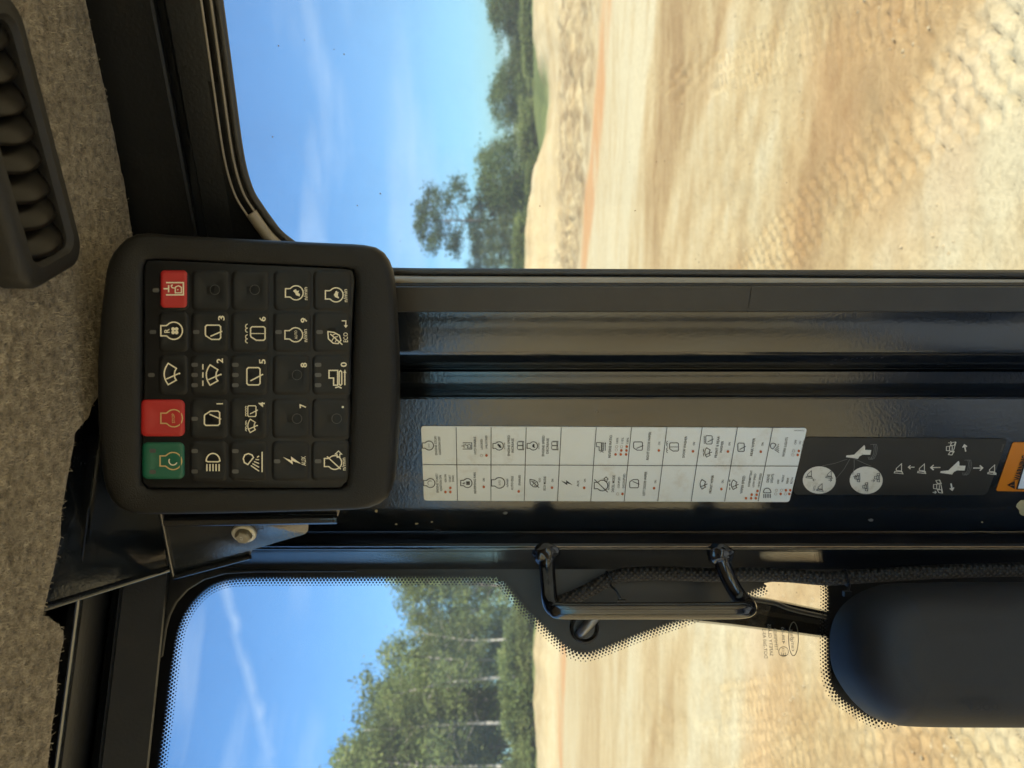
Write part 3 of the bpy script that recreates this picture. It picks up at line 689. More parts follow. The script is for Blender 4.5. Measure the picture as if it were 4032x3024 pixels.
# far edge seen through the door glass
for i, (y, D, k, xt, sx, lab) in enumerate([
    (868, 58, 'pine', 1588, 1.35, 'tall lone pine with open crown towering over the right tree line'),
    (950, 62, 'thin', 1880, 1.6, 'small ragged tree just left of the tall lone pine'),
    (1010, 58, 'full', 1845, 0.9, 'green tree against the black window seal'),
    (1060, 60, 'full', 1830, 0.9, 'green tree half hidden by the black window seal'),
    (775, 60, 'tall', 1870, 1.5, 'loose tree just right of the tall lone pine'),
    (690, 57, 'oak', 1838, 1.25, 'broad open-crowned tree right of the tall lone pine'),
    (620, 60, 'tall', 1850, 1.1, 'tall spreading tree at the right end of the tree clump'),
    (740, 63, 'full', 1880, 1.3, 'dense tree behind the broad open-crowned tree'),
    (560, 60, 'thin', 1900, 1.5, 'thin airy tree ending the clump beside the grassy gap'),
    (900, 56, 'full', 1905, 1.2, 'mid-height tree between the lone pine and the window seal'),
    (830, 57, 'oak', 1930, 1.0, 'rounded tree crowded under the lone pine'),
    (800, 64, 'full', 1950, 1.0, 'low dark tree behind the lone pine trunk'),
    (405, 56, 'oak', 1915, 1.0, 'round dense tree above the green grassy gap'),
    (330, 57, 'oak', 1955, 0.9, 'round tree adjoining the dense tree above the grassy gap'),
    (250, 60, 'oak', 2005, 1.0, 'low round tree right of the grassy gap'),
    (180, 60, 'oak', 2040, 1.0, 'lowest round tree of the right tree line'),
    (90, 55, 'oak', 1990, 1.0, 'round tree near the upper photo edge'),
    (15, 53, 'oak', 1918, 1.1, 'big round tree cut by the upper photo edge'),
    (-60, 55, 'oak', 1900, 1.1, 'big round tree just beyond the upper photo edge')]):
    s = top_s(k, D, xt, 0.7); plant(k, U(y) * D, D, (s * sx, s * sx, s) if k != 'oak' else (sx * max(s, 0.75), sx * max(s, 0.75), s), i * 2.1, lab, 'tree', GR)
RY = [580, 480, 720, 920, 1000, 210, 60]
for i, (y, D, xt) in enumerate([(580, 54, 2040), (480, 53, 2035), (720, 50, 2040), (920, 50, 2030), (1000, 49, 2030), (210, 50, 2065), (60, 49, 2050)]):
    rank = sorted(RY).index(y)
    plant('shrub', U(y) * D, D, (1.0 + 0.5 * math.sin(i * 2.3) ** 2, 1.2, max(0.35, (0.55 + 0.45 * math.cos(i * 3.1) ** 2) * top_s('shrub', D, xt, 0.7))), i * 1.1, 'low bush below the right tree line, ' + ORD[rank] + ' from the upper photo edge', 'shrub', 'bushes below the right tree line')

# ------------------------------------------------------------------ cab shell round and behind the camera
ZR = 0.262                                  # underside of the headliner above the eye
KR = -0.50                                  # right window and pillar plane slope
SP = vplane(0.568, -0.51)                   # face of the corner pillar carrying the decals
GP = vplane(0.597, -0.50)                   # door glass
LP_ = vplane(0.696, 0.25)                   # front glass
dR = Vector((1, -0.5, 0)).normalized(); dL = Vector((1, 0.25, 0)).normalized()
XR, XL, YB, ZF = 0.80, -1.05, -1.0, H - 1.45
def struct(name, vf, mat, label=None): 
    o = mesh(name, *vf, mat); tag(o, label, kind='structure'); return o
struct('cab_floor', box_vf(XL, XR, YB, 0.75, ZF - 0.05, ZF), 'bounce_mat')
struct('cab_roof', box_vf(XL - 0.06, XR + 0.06, YB - 0.06, 0.74, H + 0.40, H + 0.46), 'paint_matte')
def wallbox(name, vf): return struct(name, vf, 'cab_grey')
w = wallbox('cab_wall_rear', box_vf(XL, XR, YB - 0.05, YB, ZF, H - 1.0))
mesh('window_header', *box_vf(XL, XR, YB - 0.05, YB, H + 0.24, H + 0.40), 'paint_matte', w)
for xx in (XL, -0.15, XR - 0.08): mesh('window_post', *box_vf(xx, xx + 0.08, YB - 0.045, YB - 0.002, H - 1.0, H + 0.24), 'paint_matte', w)
mesh('window_pane', *box_vf(XL, XR, YB - 0.03, YB - 0.025, H - 1.0, H + 0.24), 'glass_plain', w)
for nm, x0, y1, wz in (('cab_wall_right', XR, 0.16, H - 1.25), ('cab_wall_left', XL - 0.05, 0.42, H - 0.9)):
    w = wallbox(nm, box_vf(x0, x0 + 0.05, YB, y1, ZF, wz))
    mesh('window_header', *box_vf(x0, x0 + 0.05, YB, y1, H + 0.24, H + 0.40), 'paint_matte', w)
    for yy in (YB, -0.42, y1 - 0.07): mesh('window_post', *box_vf(x0 + 0.002, x0 + 0.048, yy, yy + 0.07, wz, H + 0.24), 'paint_matte', w)
    mesh('window_pane', *box_vf(x0 + 0.02, x0 + 0.025, YB, y1, wz, H + 0.24), 'glass_plain', w)

# ------------------------------------------------------------------ headliner
RP = Fr(Vector((0, 0, H + ZR)), Vector((1, 0, 0)), Vector((0, 1, 0)))
RP.n = Vector((0, 0, -1))
edge = [(180, -800), (262, -400), (345, 0), (430, 400), (500, 740), (530, 930), (548, 1050), (480, 1300), (430, 1500), (372, 1600), (358, 1645), (305, 1705), (292, 1790), (272, 1900), (254, 2000),
        (247, 2120), (228, 2220), (208, 2300), (190, 2372), (180, 2420), (219, 2436), (240, 2455), (258, 2480), (261, 2520), (243, 2597), (231, 2727), (214, 2860), (199, 3005), (170, 3300), (120, 3700)]
eh = [RP.at(*p) for p in edge]
fine = []
rs = random.Random(3)
for i in range(len(eh) - 1):
    n = max(2, int((eh[i + 1] - eh[i]).length / 0.006))
    for j in range(n):
        p = eh[i].lerp(eh[i + 1], j / n); fine.append(p + Vector((rs.uniform(-1, 1), rs.uniform(-1, 1), 0)) * 0.0005)
fine.append(eh[-1])
poly = fine + [Vector((XL, 0.30, H + ZR)), Vector((XL, YB, H + ZR)), Vector((XR, YB, H + ZR)), Vector((XR, 0.10, H + ZR))]
hl = plate('headliner', poly, Vector((0, 0, -1)), 0.012, 'felt', None, 0.003)
tag(hl, 'fuzzy grey brown felt headliner above the keypad', 'headliner')
VC = Vector((0.0577, 0.4134, H + ZR)); VLA = dR.copy(); VWA = Vector((0.5, 1, 0)).normalized()
V, Fc = [], []
vis = [(a, b) for a in np.linspace(0, 620, 10) for b in (0,)]
for _ in range(46000):
    x, y = rs.uniform(-40, 560), rs.uniform(-40, 3060)
    # inside test against the headliner edge
    ex_ = np.interp(y, [p[1] for p in edge[:19]] , [p[0] for p in edge[:19]]) if y < 2400 else np.interp(y, [p[1] for p in edge[19:]], [p[0] for p in edge[19:]])
    if x > ex_ - rs.uniform(10, 26): continue
    p = RP.at(x, y); q_ = p - VC
    if -0.002 < q_.dot(VLA) < 0.141 and abs(q_.dot(VWA)) < 0.031: continue
    a = rs.random() * 6.28; L = rs.uniform(0.0015, 0.0045); up = rs.uniform(-0.0002, -0.0022)
    d = Vector((math.cos(a), math.sin(a), 0)); s_ = d.cross(Vector((0, 0, 1))) * 0.00014
    b = len(V); mdl = p + d * L * 0.55 + Vector((0, 0, up)); V += [p - s_, p + s_, mdl + s_, mdl - s_, p + d * L + Vector((0, 0, up * rs.uniform(-0.2, 1.2)))]
    Fc += [(b, b + 1, b + 2, b + 3), (b + 3, b + 2, b + 4)]
fb = mesh('felt_fibres', V, Fc, 'felt_fibre', hl); fb['kind'] = 'stuff'

# ------------------------------------------------------------------ air vent in the headliner
vent = empty('air_vent', RP.at(150, 600, 0.0), 'dark oblong air vent with curled blades set in the felt headliner', 'air vent')
la = dR.copy(); wa = Vector((0.5, 1, 0)).normalized()
c0 = Vector((0.0577, 0.4134, H + ZR))
def vp(l, w_, d): return c0 + la * l + wa * w_ + Vector((0, 0, -d))
LEN = 0.139; HW = 0.0295
def rrect(l0, l1, w0, w1, r, d, n=6):
    out = []
    for cx, cy, a0 in ((l1 - r, w1 - r, 0), (l0 + r, w1 - r, 90), (l0 + r, w0 + r, 180), (l1 - r, w0 + r, 270)):
        for i in range(n + 1):
            a = R(a0 + 90 * i / n); out.append(vp(cx + r * math.cos(a), cy + r * math.sin(a), d))
    return out
loft('vent_frame', [rrect(0, LEN, -HW, HW, 0.014, 0.0), rrect(0, LEN, -HW, HW, 0.014, 0.013), rrect(0.0015, LEN - 0.0015, -HW + 0.0015, HW - 0.0015, 0.013, 0.016), rrect(0.004, LEN - 0.004, -HW + 0.004, HW - 0.004, 0.012, 0.018),
                    rrect(0.010, LEN - 0.010, -HW + 0.009, HW - 0.009, 0.009, 0.018), rrect(0.0125, LEN - 0.0125, -HW + 0.0115, HW - 0.0115, 0.007, 0.0155),
                    rrect(0.0125, LEN - 0.0125, -HW + 0.0115, HW - 0.0115, 0.007, 0.005)], 'cover_plastic', vent, False, True)
for k in range(8):
    l = 0.0165 + k * 0.0142 + (0.0, 0.0006, -0.0004, 0.0005, 0.0, -0.0005, 0.0004, 0.0)[k]; V, Fc = [], []; n = 12; W = 2 * HW - 0.0235
    tw = (0.0, 0.05, -0.03, 0.04, 0.0, 0.06, 0.16, 0.3)[k]
    for i in range(n + 1):
        t = i / n; w_ = -W / 2 + W * t; bow = math.sin(math.pi * (0.08 + 0.84 * t))
        for j in range(7):
            q = j / 6
            V.append(vp(l - 0.0035 * bow * (1 - q) + 0.0125 * q + tw * w_ * 0.3, w_, 0.0055 + 0.0105 * math.cos(q * math.pi / 2) ** 0.8 * (0.6 + 0.4 * bow)))
    for i in range(n):
        for j in range(6): Fc.append((i * 7 + j, i * 7 + j + 1, i * 7 + j + 8, i * 7 + j + 7))
    o = mesh('louver_blade', V, Fc, 'louver_plastic', vent, True); md = o.modifiers.new('thickness', 'SOLIDIFY'); md.thickness = 0.0008

# ------------------------------------------------------------------ right window header, glass and seal
def prof_at(y, rows): return [px(x, y, Y) for x, Y in rows]
hdr = empty('window_header_frame', px(700, 500, 0.52), 'dark stepped metal frame above the right window', 'window frame')
rowsA = [(400, 0.58), (440, 0.518), (495, 0.516), (560, 0.516), (660, 0.517), (722, 0.517), (734, 0.518), (741, 0.521), (744, 0.53)]
rowsB = [(742, 0.532), (770, 0.532), (773, 0.526), (778, 0.524), (880, 0.525), (904, 0.526), (908, 0.530), (909, 0.56)]
profile('upper_rail', prof_at(700, rowsA), dR, -0.30, 0.75, 'paint_matte', hdr)
profile('lower_rail', prof_at(700, rowsB), dR, -0.30, 0.75, 'paint_matte', hdr)
# tag 48
F48 = Fr(px(895, 855, 0.55), dR, Vector((0, 0, 1)))
bx = px(893, 852, 0.5385)
F48 = Fr(bx, dR, Vector((0, 0, 1)))
lab = empty('number_label', bx, 'small dark label printed 48 on the right window frame', 'label')
rr = [F48.at(*p, 0.0) for p in ((872, 818), (872, 882), (880, 890), (922, 894), (926, 888), (926, 824), (918, 815), (880, 812))]
plate('label_plate', rr, F48.n, 0.001, 'decal_black', lab)
I = Ink(F48, 0.0006); I.text('48', 896, 854, 19, 38); I.build('printed_number', 'icon_grey', lab)
I = Ink(F48, 0.0005); I.stroke((898, 853), [(-36, 24), (30, 24), (38, 16), (40, -24), (-36, -24)], 1.6, True); I.build('label_border', 'icon_grey', lab)

rw = empty('right_window', GP.at(2000, 700), 'large right window with dusty glass and black rubber seal', 'window')
cor = [(875, 36), (914, 330), (953, 609), (989, 742), (1031, 814), (1092, 899), (1146, 947), (1230, 1000), (1330, 1036), (1450, 1056), (1600, 1063), (1900, 1065), (2600, 1068), (3300, 1072), (4032, 1077), (4700, 1082)]
q0, q1 = GP.st(875, 36), GP.st(953, 609)
def ext(off):                                  # seal path, offset outward (photo px) from the glass edge
    pts = [GP.st(*p) for p in cor]
    e = (q0[0] + (q0[0] - q1[0]) * 2.6, q0[1] + (q0[1] - q1[1]) * 2.6)
    pts = [e] + pts; v = [Vector(p) for p in pts]; out = []
    k = 0.53 / F
    for i, p in enumerate(v):
        t = (v[min(i + 1, len(v) - 1)] - v[max(i - 1, 0)]).normalized(); out.append(p + Vector((t.y, -t.x)) * off * k)
    return out
def sealpath(off, d, a=0, b=None, k=8):
    pts = ext(off)[a:b]; pts = catmull([Vector((p.x, p.y, 0)) for p in pts], k); return [GP.P(p.x, p.y, d) for p in pts]
e0 = ext(0)
gl_edge = [GP.P(p.x, p.y) for p in e0]
far_s = 1.05
corner = [GP.P(far_s, e0[-1].y), GP.P(far_s, e0[0].y)]
lastp = e0[0]
glass_poly = gl_edge + corner
pv = [p for p in glass_poly]
mesh('glass_pane', pv, [tuple(t) for t in tessellate_polygon([pv])], 'glass_door', rw)
tube('rubber_edge', sealpath(6, 0.001), 0.0030, 'rubber', rw, 8)
tube('channel_lip', sealpath(28, 0.004, 0, 6), 0.00085, 'rubber_lit', rw, 6)
tube('channel_lip', sealpath(58, 0.006, 0, 6), 0.00075, 'rubber_lit', rw, 6)
pth = sealpath(46, -0.006, 0, 7); tube('channel_bed', pth, 0.0072, 'frit_black', rw, 8)
cf = ext(42); cfp = [GP.P(cf[i].x, cf[i].y, 0.0008) for i in range(2, 12)] + [GP.at(1950, 1180, 0.0008), GP.at(760, 1180, 0.0008), GP.at(740, 300, 0.0008)]
plate('corner_fill', cfp, GP.n, 0.003, 'paint_matte', rw)
tube('seal_bulb', sealpath(38, 0.006, 5), 0.0041, 'rubber_lit', rw, 14)
tube('seal_base', sealpath(52, -0.002, 5), 0.0050, 'rubber', rw, 10)
# sill and far jamb of this window
profile('sill_rail', [GP.P(-0.10, -0.62, 0.03), GP.P(-0.10, -0.60, 0.03), GP.P(-0.10, -0.60, -0.03)], dR, 0, 1.2, 'paint_matte', rw)
profile('lower_panel', [GP.P(-0.10, -1.5, 0.0), GP.P(-0.10, -0.60, 0.0)], dR, 0, 1.2, 'paint_matte', rw)

# ------------------------------------------------------------------ corner pillar
pil = empty('corner_pillar', SP.at(4000, 1700), 'glossy black painted steel corner pillar carrying the decals', 'pillar')
pil.location.z = ZF; WT[pil.name] = Vector(pil.location)
def pp(y, off): 
    Y = 0.568 / (1 + 0.51 * (1512 - y) / F) + off; return px(2016, y, Y)
def pcurve(rows): return [pp(y, o) for y, o in rows]
Z0, Z1 = -1.45, 0.34
UPV = Vector((0, 0, 1))
profile('side_return', pcurve([(1062, 0.06), (1118, 0.014), (1124, 0.008), (1127, 0.0045)]), UPV, Z0, Z1, 'paint_matte', pil)
profile('trim_backing', pcurve([(1122, 0.0062), (1180, 0.0035), (1236, 0.0045)]), UPV, Z0, Z1, 'rubber', pil)
zj = (2016 - 2950) / F * 0.54
for a, b in ((zj + 0.00025, Z1), (Z0, zj - 0.00025)):
    profile('trim_strip', pcurve([(1127, 0.006), (1128, 0.0025), (1131, 0.0015), (1226, 0.0015), (1229, 0.0025), (1230, 0.006)]), UPV, a, b, 'trim_plastic', pil)
profile('front_face', pcurve([(1225, 0.0035), (1232, 0.003), (1300, 0.003), (1378, 0.003), (1390, 0.0035), (1400, 0.005), (1410, 0.0075), (1420, 0.011), (1430, 0.016), (1438, 0.022), (1443, 0.030), (1446, 0.038),
                              (1449, 0.036), (1453, 0.0355), (1458, 0.038), (1464, 0.030), (1500, 0.026), (1534, 0.026), (1540, 0.022), (1544, 0.018), (1548, 0.012), (1553, 0.007), (1558, 0.0035), (1564, 0.0012), (1572, 0.0),
                              (1700, 0.0), (1850, 0.0), (2000, 0.0), (2080, 0.0), (2088, 0.001), (2094, 0.004), (2099, 0.010), (2103, 0.02), (2106, 0.034)]), UPV, Z0, Z1, 'paint_black', pil, 40)
def p3(y, Y): return px(2016, y, Y)
profile('tube_post', [p3(2098, 0.70), p3(2149, 0.70), p3(2151, 0.64), p3(2153, 0.612), p3(2156, 0.607), p3(2159, 0.605), p3(2163, 0.6045), p3(2166, 0.606), p3(2169, 0.609), p3(2173, 0.613), p3(2210, 0.634), p3(2240, 0.654), p3(2247, 0.659), p3(2250, 0.666), p3(2250, 0.70)],
        UPV, Z0, Z1, 'paint_tube', pil, 40)
# paint chips and scuffs on the pillar
def blob(c, rx, ry, seed, n=16):
    r_ = random.Random(seed); return [SP.at(c[0] + rx * math.cos(2 * math.pi * i / n) * r_.uniform(0.7, 1.15), c[1] + ry * math.sin(2 * math.pi * i / n) * r_.uniform(0.7, 1.15), 0.0003) for i in range(n)]
for c, rx, ry in (((4030, 1995), 26, 34), ((1482, 2012), 6, 6), ((1990, 2020), 11, 6), ((1640, 2062), 7, 3), ((1560, 2064), 5, 3), ((1700, 2055), 4, 3), ((3867, 2056), 4, 3), ((3430, 2048), 11, 6)):
    b_ = blob(c, rx, ry, int(c[0])); mesh('paint_chip', b_, [tuple(t) for t in tessellate_polygon([b_])], 'chip_cream' if rx != 11 else 'icon_grey', pil)

# ------------------------------------------------------------------ decals on the pillar
def decal(name, label, corners, mat, rad_pts=None):
    pts = [SP.at(*p, 0.0006) for p in corners]; c = sum(pts, Vector()) / len(pts)
    root = empty(name, c, label, 'decal'); plate('backing', pts, SP.n, 0.0005, mat, root); return root
def rnd(corners, r=12, n=4):
    out = []; m_ = len(corners)
    for i, p in enumerate(corners):
        a = Vector(corners[i - 1]) - Vector(p); b = Vector(corners[(i + 1) % m_]) - Vector(p); p = Vector(p)
        p0, p1 = p + a.normalized() * r, p + b.normalized() * r
        for j in range(n + 1):
            t = j / n; out.append(tuple((1 - t) ** 2 * p0 + 2 * t * (1 - t) * p + t * t * p1))
    return out
d1 = decal('keypad_legend_decal', 'long white legend decal with a two column grid of control symbols', rnd([(1658, 1678), (1669, 1971), (3108, 1977), (3178, 1686)]), 'decal_paper')
up_x = [1796.4, 1934, 2072, 2210, 2347.6, 2486, 2625.5, 2764, 2902.6, 3041.7]; lo_x = [1801.5, 1933, 2064, 2195, 2325.6, 2457, 2589, 2720.7, 2852, 2983.5]
def line_px(I, p, q, w):
    a, b = Vector(I.fr.st(*p)), Vector(I.fr.st(*q)); d = (b - a).normalized(); n_ = Vector((-d.y, d.x)) * w * I.unit(p) / 2
    I._add([a + n_, b + n_, b - n_, a - n_], [(0, 1, 2, 3)])
for a, b in list(zip(up_x, lo_x)):
    I = Ink(SP, 0.0010); line_px(I, (a, 1680), (b, 1971), 2.6); I.build('grid_line', 'decal_black', d1)
I = Ink(SP, 0.0010); line_px(I, (1664, 1827), (3142, 1833), 2.6); I.build('grid_line', 'decal_black', d1)
z6 = lambda x, y: (1600 + x * 0.3617, 1600 + y * 0.3617)
z7 = lambda x, y: (2350 + x * 0.4069, 1600 + y * 0.4069)
cells = [
 (z6, [('ENGINE STOP/', 322, 420, 242), ('IGNITION OFF', 363, 420, 230)], [], [], lambda I, J: (ic_engine(I, z6(237, 420), .52, 3.2), J.text('STOP', *z6(247, 420), 6, 19))),
 (z6, [('HYD ENABLE', 748, 420, 220), ('LOCKED', 820, 405, 128, 22), ('UNLOCKED', 871, 383, 170, 22)], [(873, 527)], [(818, 527)], lambda I, J: ic_lock(I, z6(655, 424), .52, 2.6)),
 (z6, [('n/min', 1067, 424, 80, 17), ('ENGINE SPEED', 1115, 420, 262), ('INCREASE', 1157, 420, 182)], [], [], lambda I, J: (ic_engine(I, z6(1000, 424), .48, 3), ic_rabbit(I, (z6(1008, 424)[0], z6(1000, 424)[1]), .55), ic_book(J, z6(1240, 420), .85))),
 (z6, [('n/min', 1440, 424, 80, 17), ('ENGINE SPEED', 1490, 424, 262), ('DECREASE', 1537, 424, 196)], [], [], lambda I, J: (ic_engine(I, z6(1372, 424), .48, 3), ic_turtle(I, z6(1380, 424), .5), ic_book(J, z6(1613, 420), .85))),
 (z7, [('REVERSE RATIO', 128, 382, 255), ('100%', 196, 325, 65, 20), ('115%', 247, 325, 65, 20), ('130%', 297, 325, 65, 20)], [(180, 458), (230, 458), (235, 420), (281, 458), (285, 420), (288, 383)], [(187, 415), (190, 383), (238, 383)], lambda I, J: ic_tractor(I, z7(40, 390), .55, 2.6)),
 (z7, [('RIGHT DOOR WIPER', 500, 378, 315), ('ON', 602, 352, 36, 20)], [(598, 420)], [], lambda I, J: ic_door(I, z7(400, 378), .58, 3, True)),
 (z7, [('DOOR WASHER', 848, 387, 242), ('ON', 938, 355, 36, 20)], [(928, 428)], [], lambda I, J: ic_door(I, z7(748, 387), .58, 3, True, True)),
 (z7, [('FRONT & REAR', 1162, 387, 240), ('WASHER', 1205, 387, 135), ('ON', 1280, 357, 36, 20)], [(1265, 430)], [], lambda I, J: (ic_wiper(I, z7(1073, 440), .44, 2.6, False, True), ic_rear(I, z7(1085, 318), .48, 2.6, True))),
 (z7, [('REAR WIPER', 1505, 387, 203), ('ON', 1600, 360, 36, 20)], [(1583, 432)], [], lambda I, J: ic_rear(I, z7(1395, 390), .48, 3)),
 (z7, [('WORK LIGHTS', 1818, 388, 220), ('OFF', 1920, 340, 52, 20), ('ON', 1962, 345, 36, 20)], [(1940, 463), (1950, 425)], [(1893, 463), (1900, 425)], lambda I, J: ic_work(I, z7(1735, 385), .55, 2.8, False)),
 (z6, [('ENGINE START/', 337, 828, 245), ('IGNITION ON', 375, 828, 205), ('IGN ON', 427, 775, 100, 22), ('START', 475, 780, 90, 22), ('(HOLD)', 508, 780, 84, 20)], [(427, 924), (480, 924), (480, 880)], [], lambda I, J: (ic_engine(I, z6(252, 828), .52, 3.2), J.arc(z6(260, 828), (0, 0), 9, 140, -40, 2, 10))),
 (z6, [('REVERSING FAN', 747, 827, 272), ('ON', 843, 793, 40, 22)], [(844, 869)], [], lambda I, J: ic_fan(I, z6(655, 828), .52, 3.2)),
 (z6, [('n/min', 1097, 826, 105, 26), ('AUTO IDLE', 1152, 828, 180), ('ENABLED', 1232, 795, 135, 22)], [(1223, 918)], [], lambda I, J: (ic_engine(I, z6(1000, 826), .62, 3.4), J.text('AUTO', *z6(1015, 826), 8, 24))),
 (z6, [('ECO', 1450, 795, 52, 20), ('ECO MODE', 1505, 832, 180), ('ON', 1590, 800, 40, 22)], [(1585, 877)], [], lambda I, J: ic_leaf(I, z6(1395, 828), .6, 3)),
 (z6, [('AUX', 1867, 833, 80), ('ON', 1942, 800, 40, 22)], [(1935, 879)], [], lambda I, J: ic_bolt(I, z6(1755, 828), .62)),
 (z7, [('n/min', 112, 762, 95, 24), ('DECEL MODE', 158, 742, 195), ('COUPLED', 212, 730, 130, 20), ('DECOUPLED', 260, 715, 165, 20)], [(246, 840)], [(200, 840)], lambda I, J: (ic_engine(I, z7(40, 760), .62, 3.2), I.stroke(z7(40, 760), [(-26, -26), (24, 26)], 3.4), ic_outarrow(J, z7(88, 698), .65, 2.4))),
 (z7, [('LEFT DOOR WIPER', 463, 742, 280), ('ON', 565, 722, 36, 20)], [(552, 785)], [], lambda I, J: ic_door(I, z7(362, 742), .58, 3)),
 (z7, [('FRONT WIPER', 1107, 748, 210), ('ON', 1215, 722, 36, 20)], [(1202, 793)], [], lambda I, J: ic_wiper(I, z7(1028, 748), .45, 3)),
 (z7, [('WIPER SPEED', 1408, 752, 207), ('INTERMITTENT', 1480, 692, 188, 20), ('LOW SPEED', 1520, 710, 155, 20), ('HIGH SPEED', 1573, 708, 160, 20)], [(1440, 882), (1490, 882), (1496, 848), (1535, 882), (1543, 848), (1551, 812)], [], lambda I, J: ic_wiper(I, z7(1330, 752), .45, 3, True)),
 (z7, [('DRIVE', 1655, 690, 92), ('LIGHTS', 1693, 690, 105), ('OFF', 1752, 722, 52, 20), ('FRONT', 1798, 690, 84, 20), ('REAR', 1842, 712, 66, 20), ('BOTH', 1883, 712, 70, 20)], [(1775, 840), (1826, 805), (1858, 840), (1868, 805)], [(1727, 840), (1735, 805), (1783, 805), (1820, 840)], lambda I, J: ic_head(I, z7(1645, 825), .55, 3)),
]
for z, texts, full, hollow, icf in cells:
    I = Ink(SP, 0.0010); J = Ink(SP, 0.0010); kz = 0.3617 if z is z6 else 0.4069
    for t in texts: I.text(t[0], *z(t[1], t[2]), (t[4] if len(t) > 4 else 25) * (1 if z is z6 else 0.98) * kz, t[3] * kz, 0.006)
    I.build('printed_text', 'decal_black', d1)
    K = Ink(SP, 0.0010); icf(K, J); K.build('symbol', 'decal_black', d1); J.build('symbol_detail', 'decal_grey', d1)
    for p in full: q = Ink(SP, 0.0011); q.disc(z(*p), (0, 0), 5.4, 5.0, 12); q.build('indicator_dot', 'dot_orange', d1)
    for p in hollow: q = Ink(SP, 0.0011); q.ring(z(*p), (0, 0), 4.9, 1.5, n=12); q.build('indicator_ring', 'dot_ring', d1)
I = Ink(SP, 0.0010); I.text('7344506', *z7(1955, 228), 5, 40, rot=math.pi / 2); I.build('part_number', 'decal_grey', d1)

d2 = decal('joystick_decal', 'dark joystick diagram decal with two cream circles', rnd([(3165, 1722), (3122, 1948), (3885, 1950), (3968, 1728)], 22), 'decal_dark')
z8 = lambda x, y: (3100 + x * 0.4213, 1600 + y * 0.4213)
for c, drw in (((295, 683), [((200, 625), 0), ((385, 625), 0), ((300, 745), 0)]), ((733, 685), [((660, 660), 1), ((845, 660), 1), ((735, 745), 2)])):
    I = Ink(SP, 0.0009); I.disc(z8(*c), (0, 0), 54, 65, 30); I.build('cream_circle', 'decal_cream', d2)
    for p, kd in drw:
        K = Ink(SP, 0.0012)
        (ic_dozer if kd == 0 else ic_machine)(K, z8(*p), 0.72 if kd == 0 else 0.62, 2.4)
        K.build('machine_symbol', 'decal_grey', d2)
K = Ink(SP, 0.0012); K.text('AUTO', *z8(248, 757), 8, 24); ic_arrow(K, z8(248, 680), .6, 2.2, 0, 22); ic_arrow(K, z8(395, 682), .6, 2.2, math.pi, 22); ic_arrow(K, z8(625, 647), .6, 2.2, math.pi, 22); ic_arrow(K, z8(795, 688), .6, 2.2, math.pi, 22); K.build('circle_print', 'decal_grey', d2)
JOY = [(543, 468), (548, 452), (620, 445), (640, 425), (715, 355), (722, 370), (722, 400), (780, 402), (770, 446), (700, 445), (670, 460), (655, 484), (612, 477)]
def joy(dx, dy):
    K = Ink(SP, 0.0010); c = z8(680 + dx, 420 + dy)
    K.poly(c, [((420 - b) * 0.4213, (680 - a) * 0.4213) for a, b in JOY]); K.build('joystick_figure', 'decal_cream', d2)
    K = Ink(SP, 0.0010)
    for k_, o in ((0, 0), (14, 0), (28, 0)):
        K.stroke(c, [((420 - b) * .4213, (680 - a) * .4213) for a, b in ((770 + k_, 350), (800 + k_, 348), (808 + k_, 385), (800 + k_, 440), (780 + k_, 480), (758 + k_, 490), (750 + k_, 465))], 2)
    K.build('joystick_base', 'icon_grey', d2)
joy(0, 0); joy(880, 147)
K = Ink(SP, 0.0010)
for a, b in (((555, 487), (320, 550)), ((580, 485), (452, 668)), ((620, 488), (606, 632)), ((625, 484), (780, 553))):
    m_ = ((a[0] + b[0]) / 2 + 8, (a[1] + b[1]) / 2 + 6)
    K.stroke(z8(*a), [(0, 0), ((a[1] - m_[1]) * .4213, (a[0] - m_[0]) * .4213), ((a[1] - b[1]) * .4213, (a[0] - b[0]) * .4213)], 2)
K.build('leader_line', 'icon_grey', d2)
K = Ink(SP, 0.0010)
ic_dozer(K, z8(1035, 570), .95, 3); ic_dozer(K, z8(1250, 570), .9, 3); ic_dozer(K, z8(1905, 580), .9, 3)
ic_machine(K, z8(1535, 390), .95, 3, -8); ic_machine(K, z8(1415, 745), .95, 3, 6); K.build('machine_symbol', 'decal_cream', d2)
K = Ink(SP, 0.0010)
ic_arrow(K, z8(1380, 565), 1.1, 5, 0, 34); ic_arrow(K, z8(1775, 570), 1.1, 5, math.pi, 34); ic_arrow(K, z8(1155, 562), .8, 4, 0, 30); ic_arrow(K, z8(1655, 385), .9, 5, -math.pi / 2 + .2, 30); ic_arrow(K, z8(1530, 745), .9, 5, math.pi / 2 + .2, 30)
ic_arrow(K, z8(1515, 335), .6, 3, math.pi, 24); ic_arrow(K, z8(1370, 797), .6, 3, math.pi, 24); ic_arrow(K, z8(1270, 605), .6, 3, math.pi, 22); ic_arrow(K, z8(1935, 618), .6, 3, 0, 22); K.build('arrow', 'decal_cream', d2)
K = Ink(SP, 0.0010); K.text('7349395', *z8(2003, 383), 6, 36); K.build('part_number', 'icon_grey', d2)

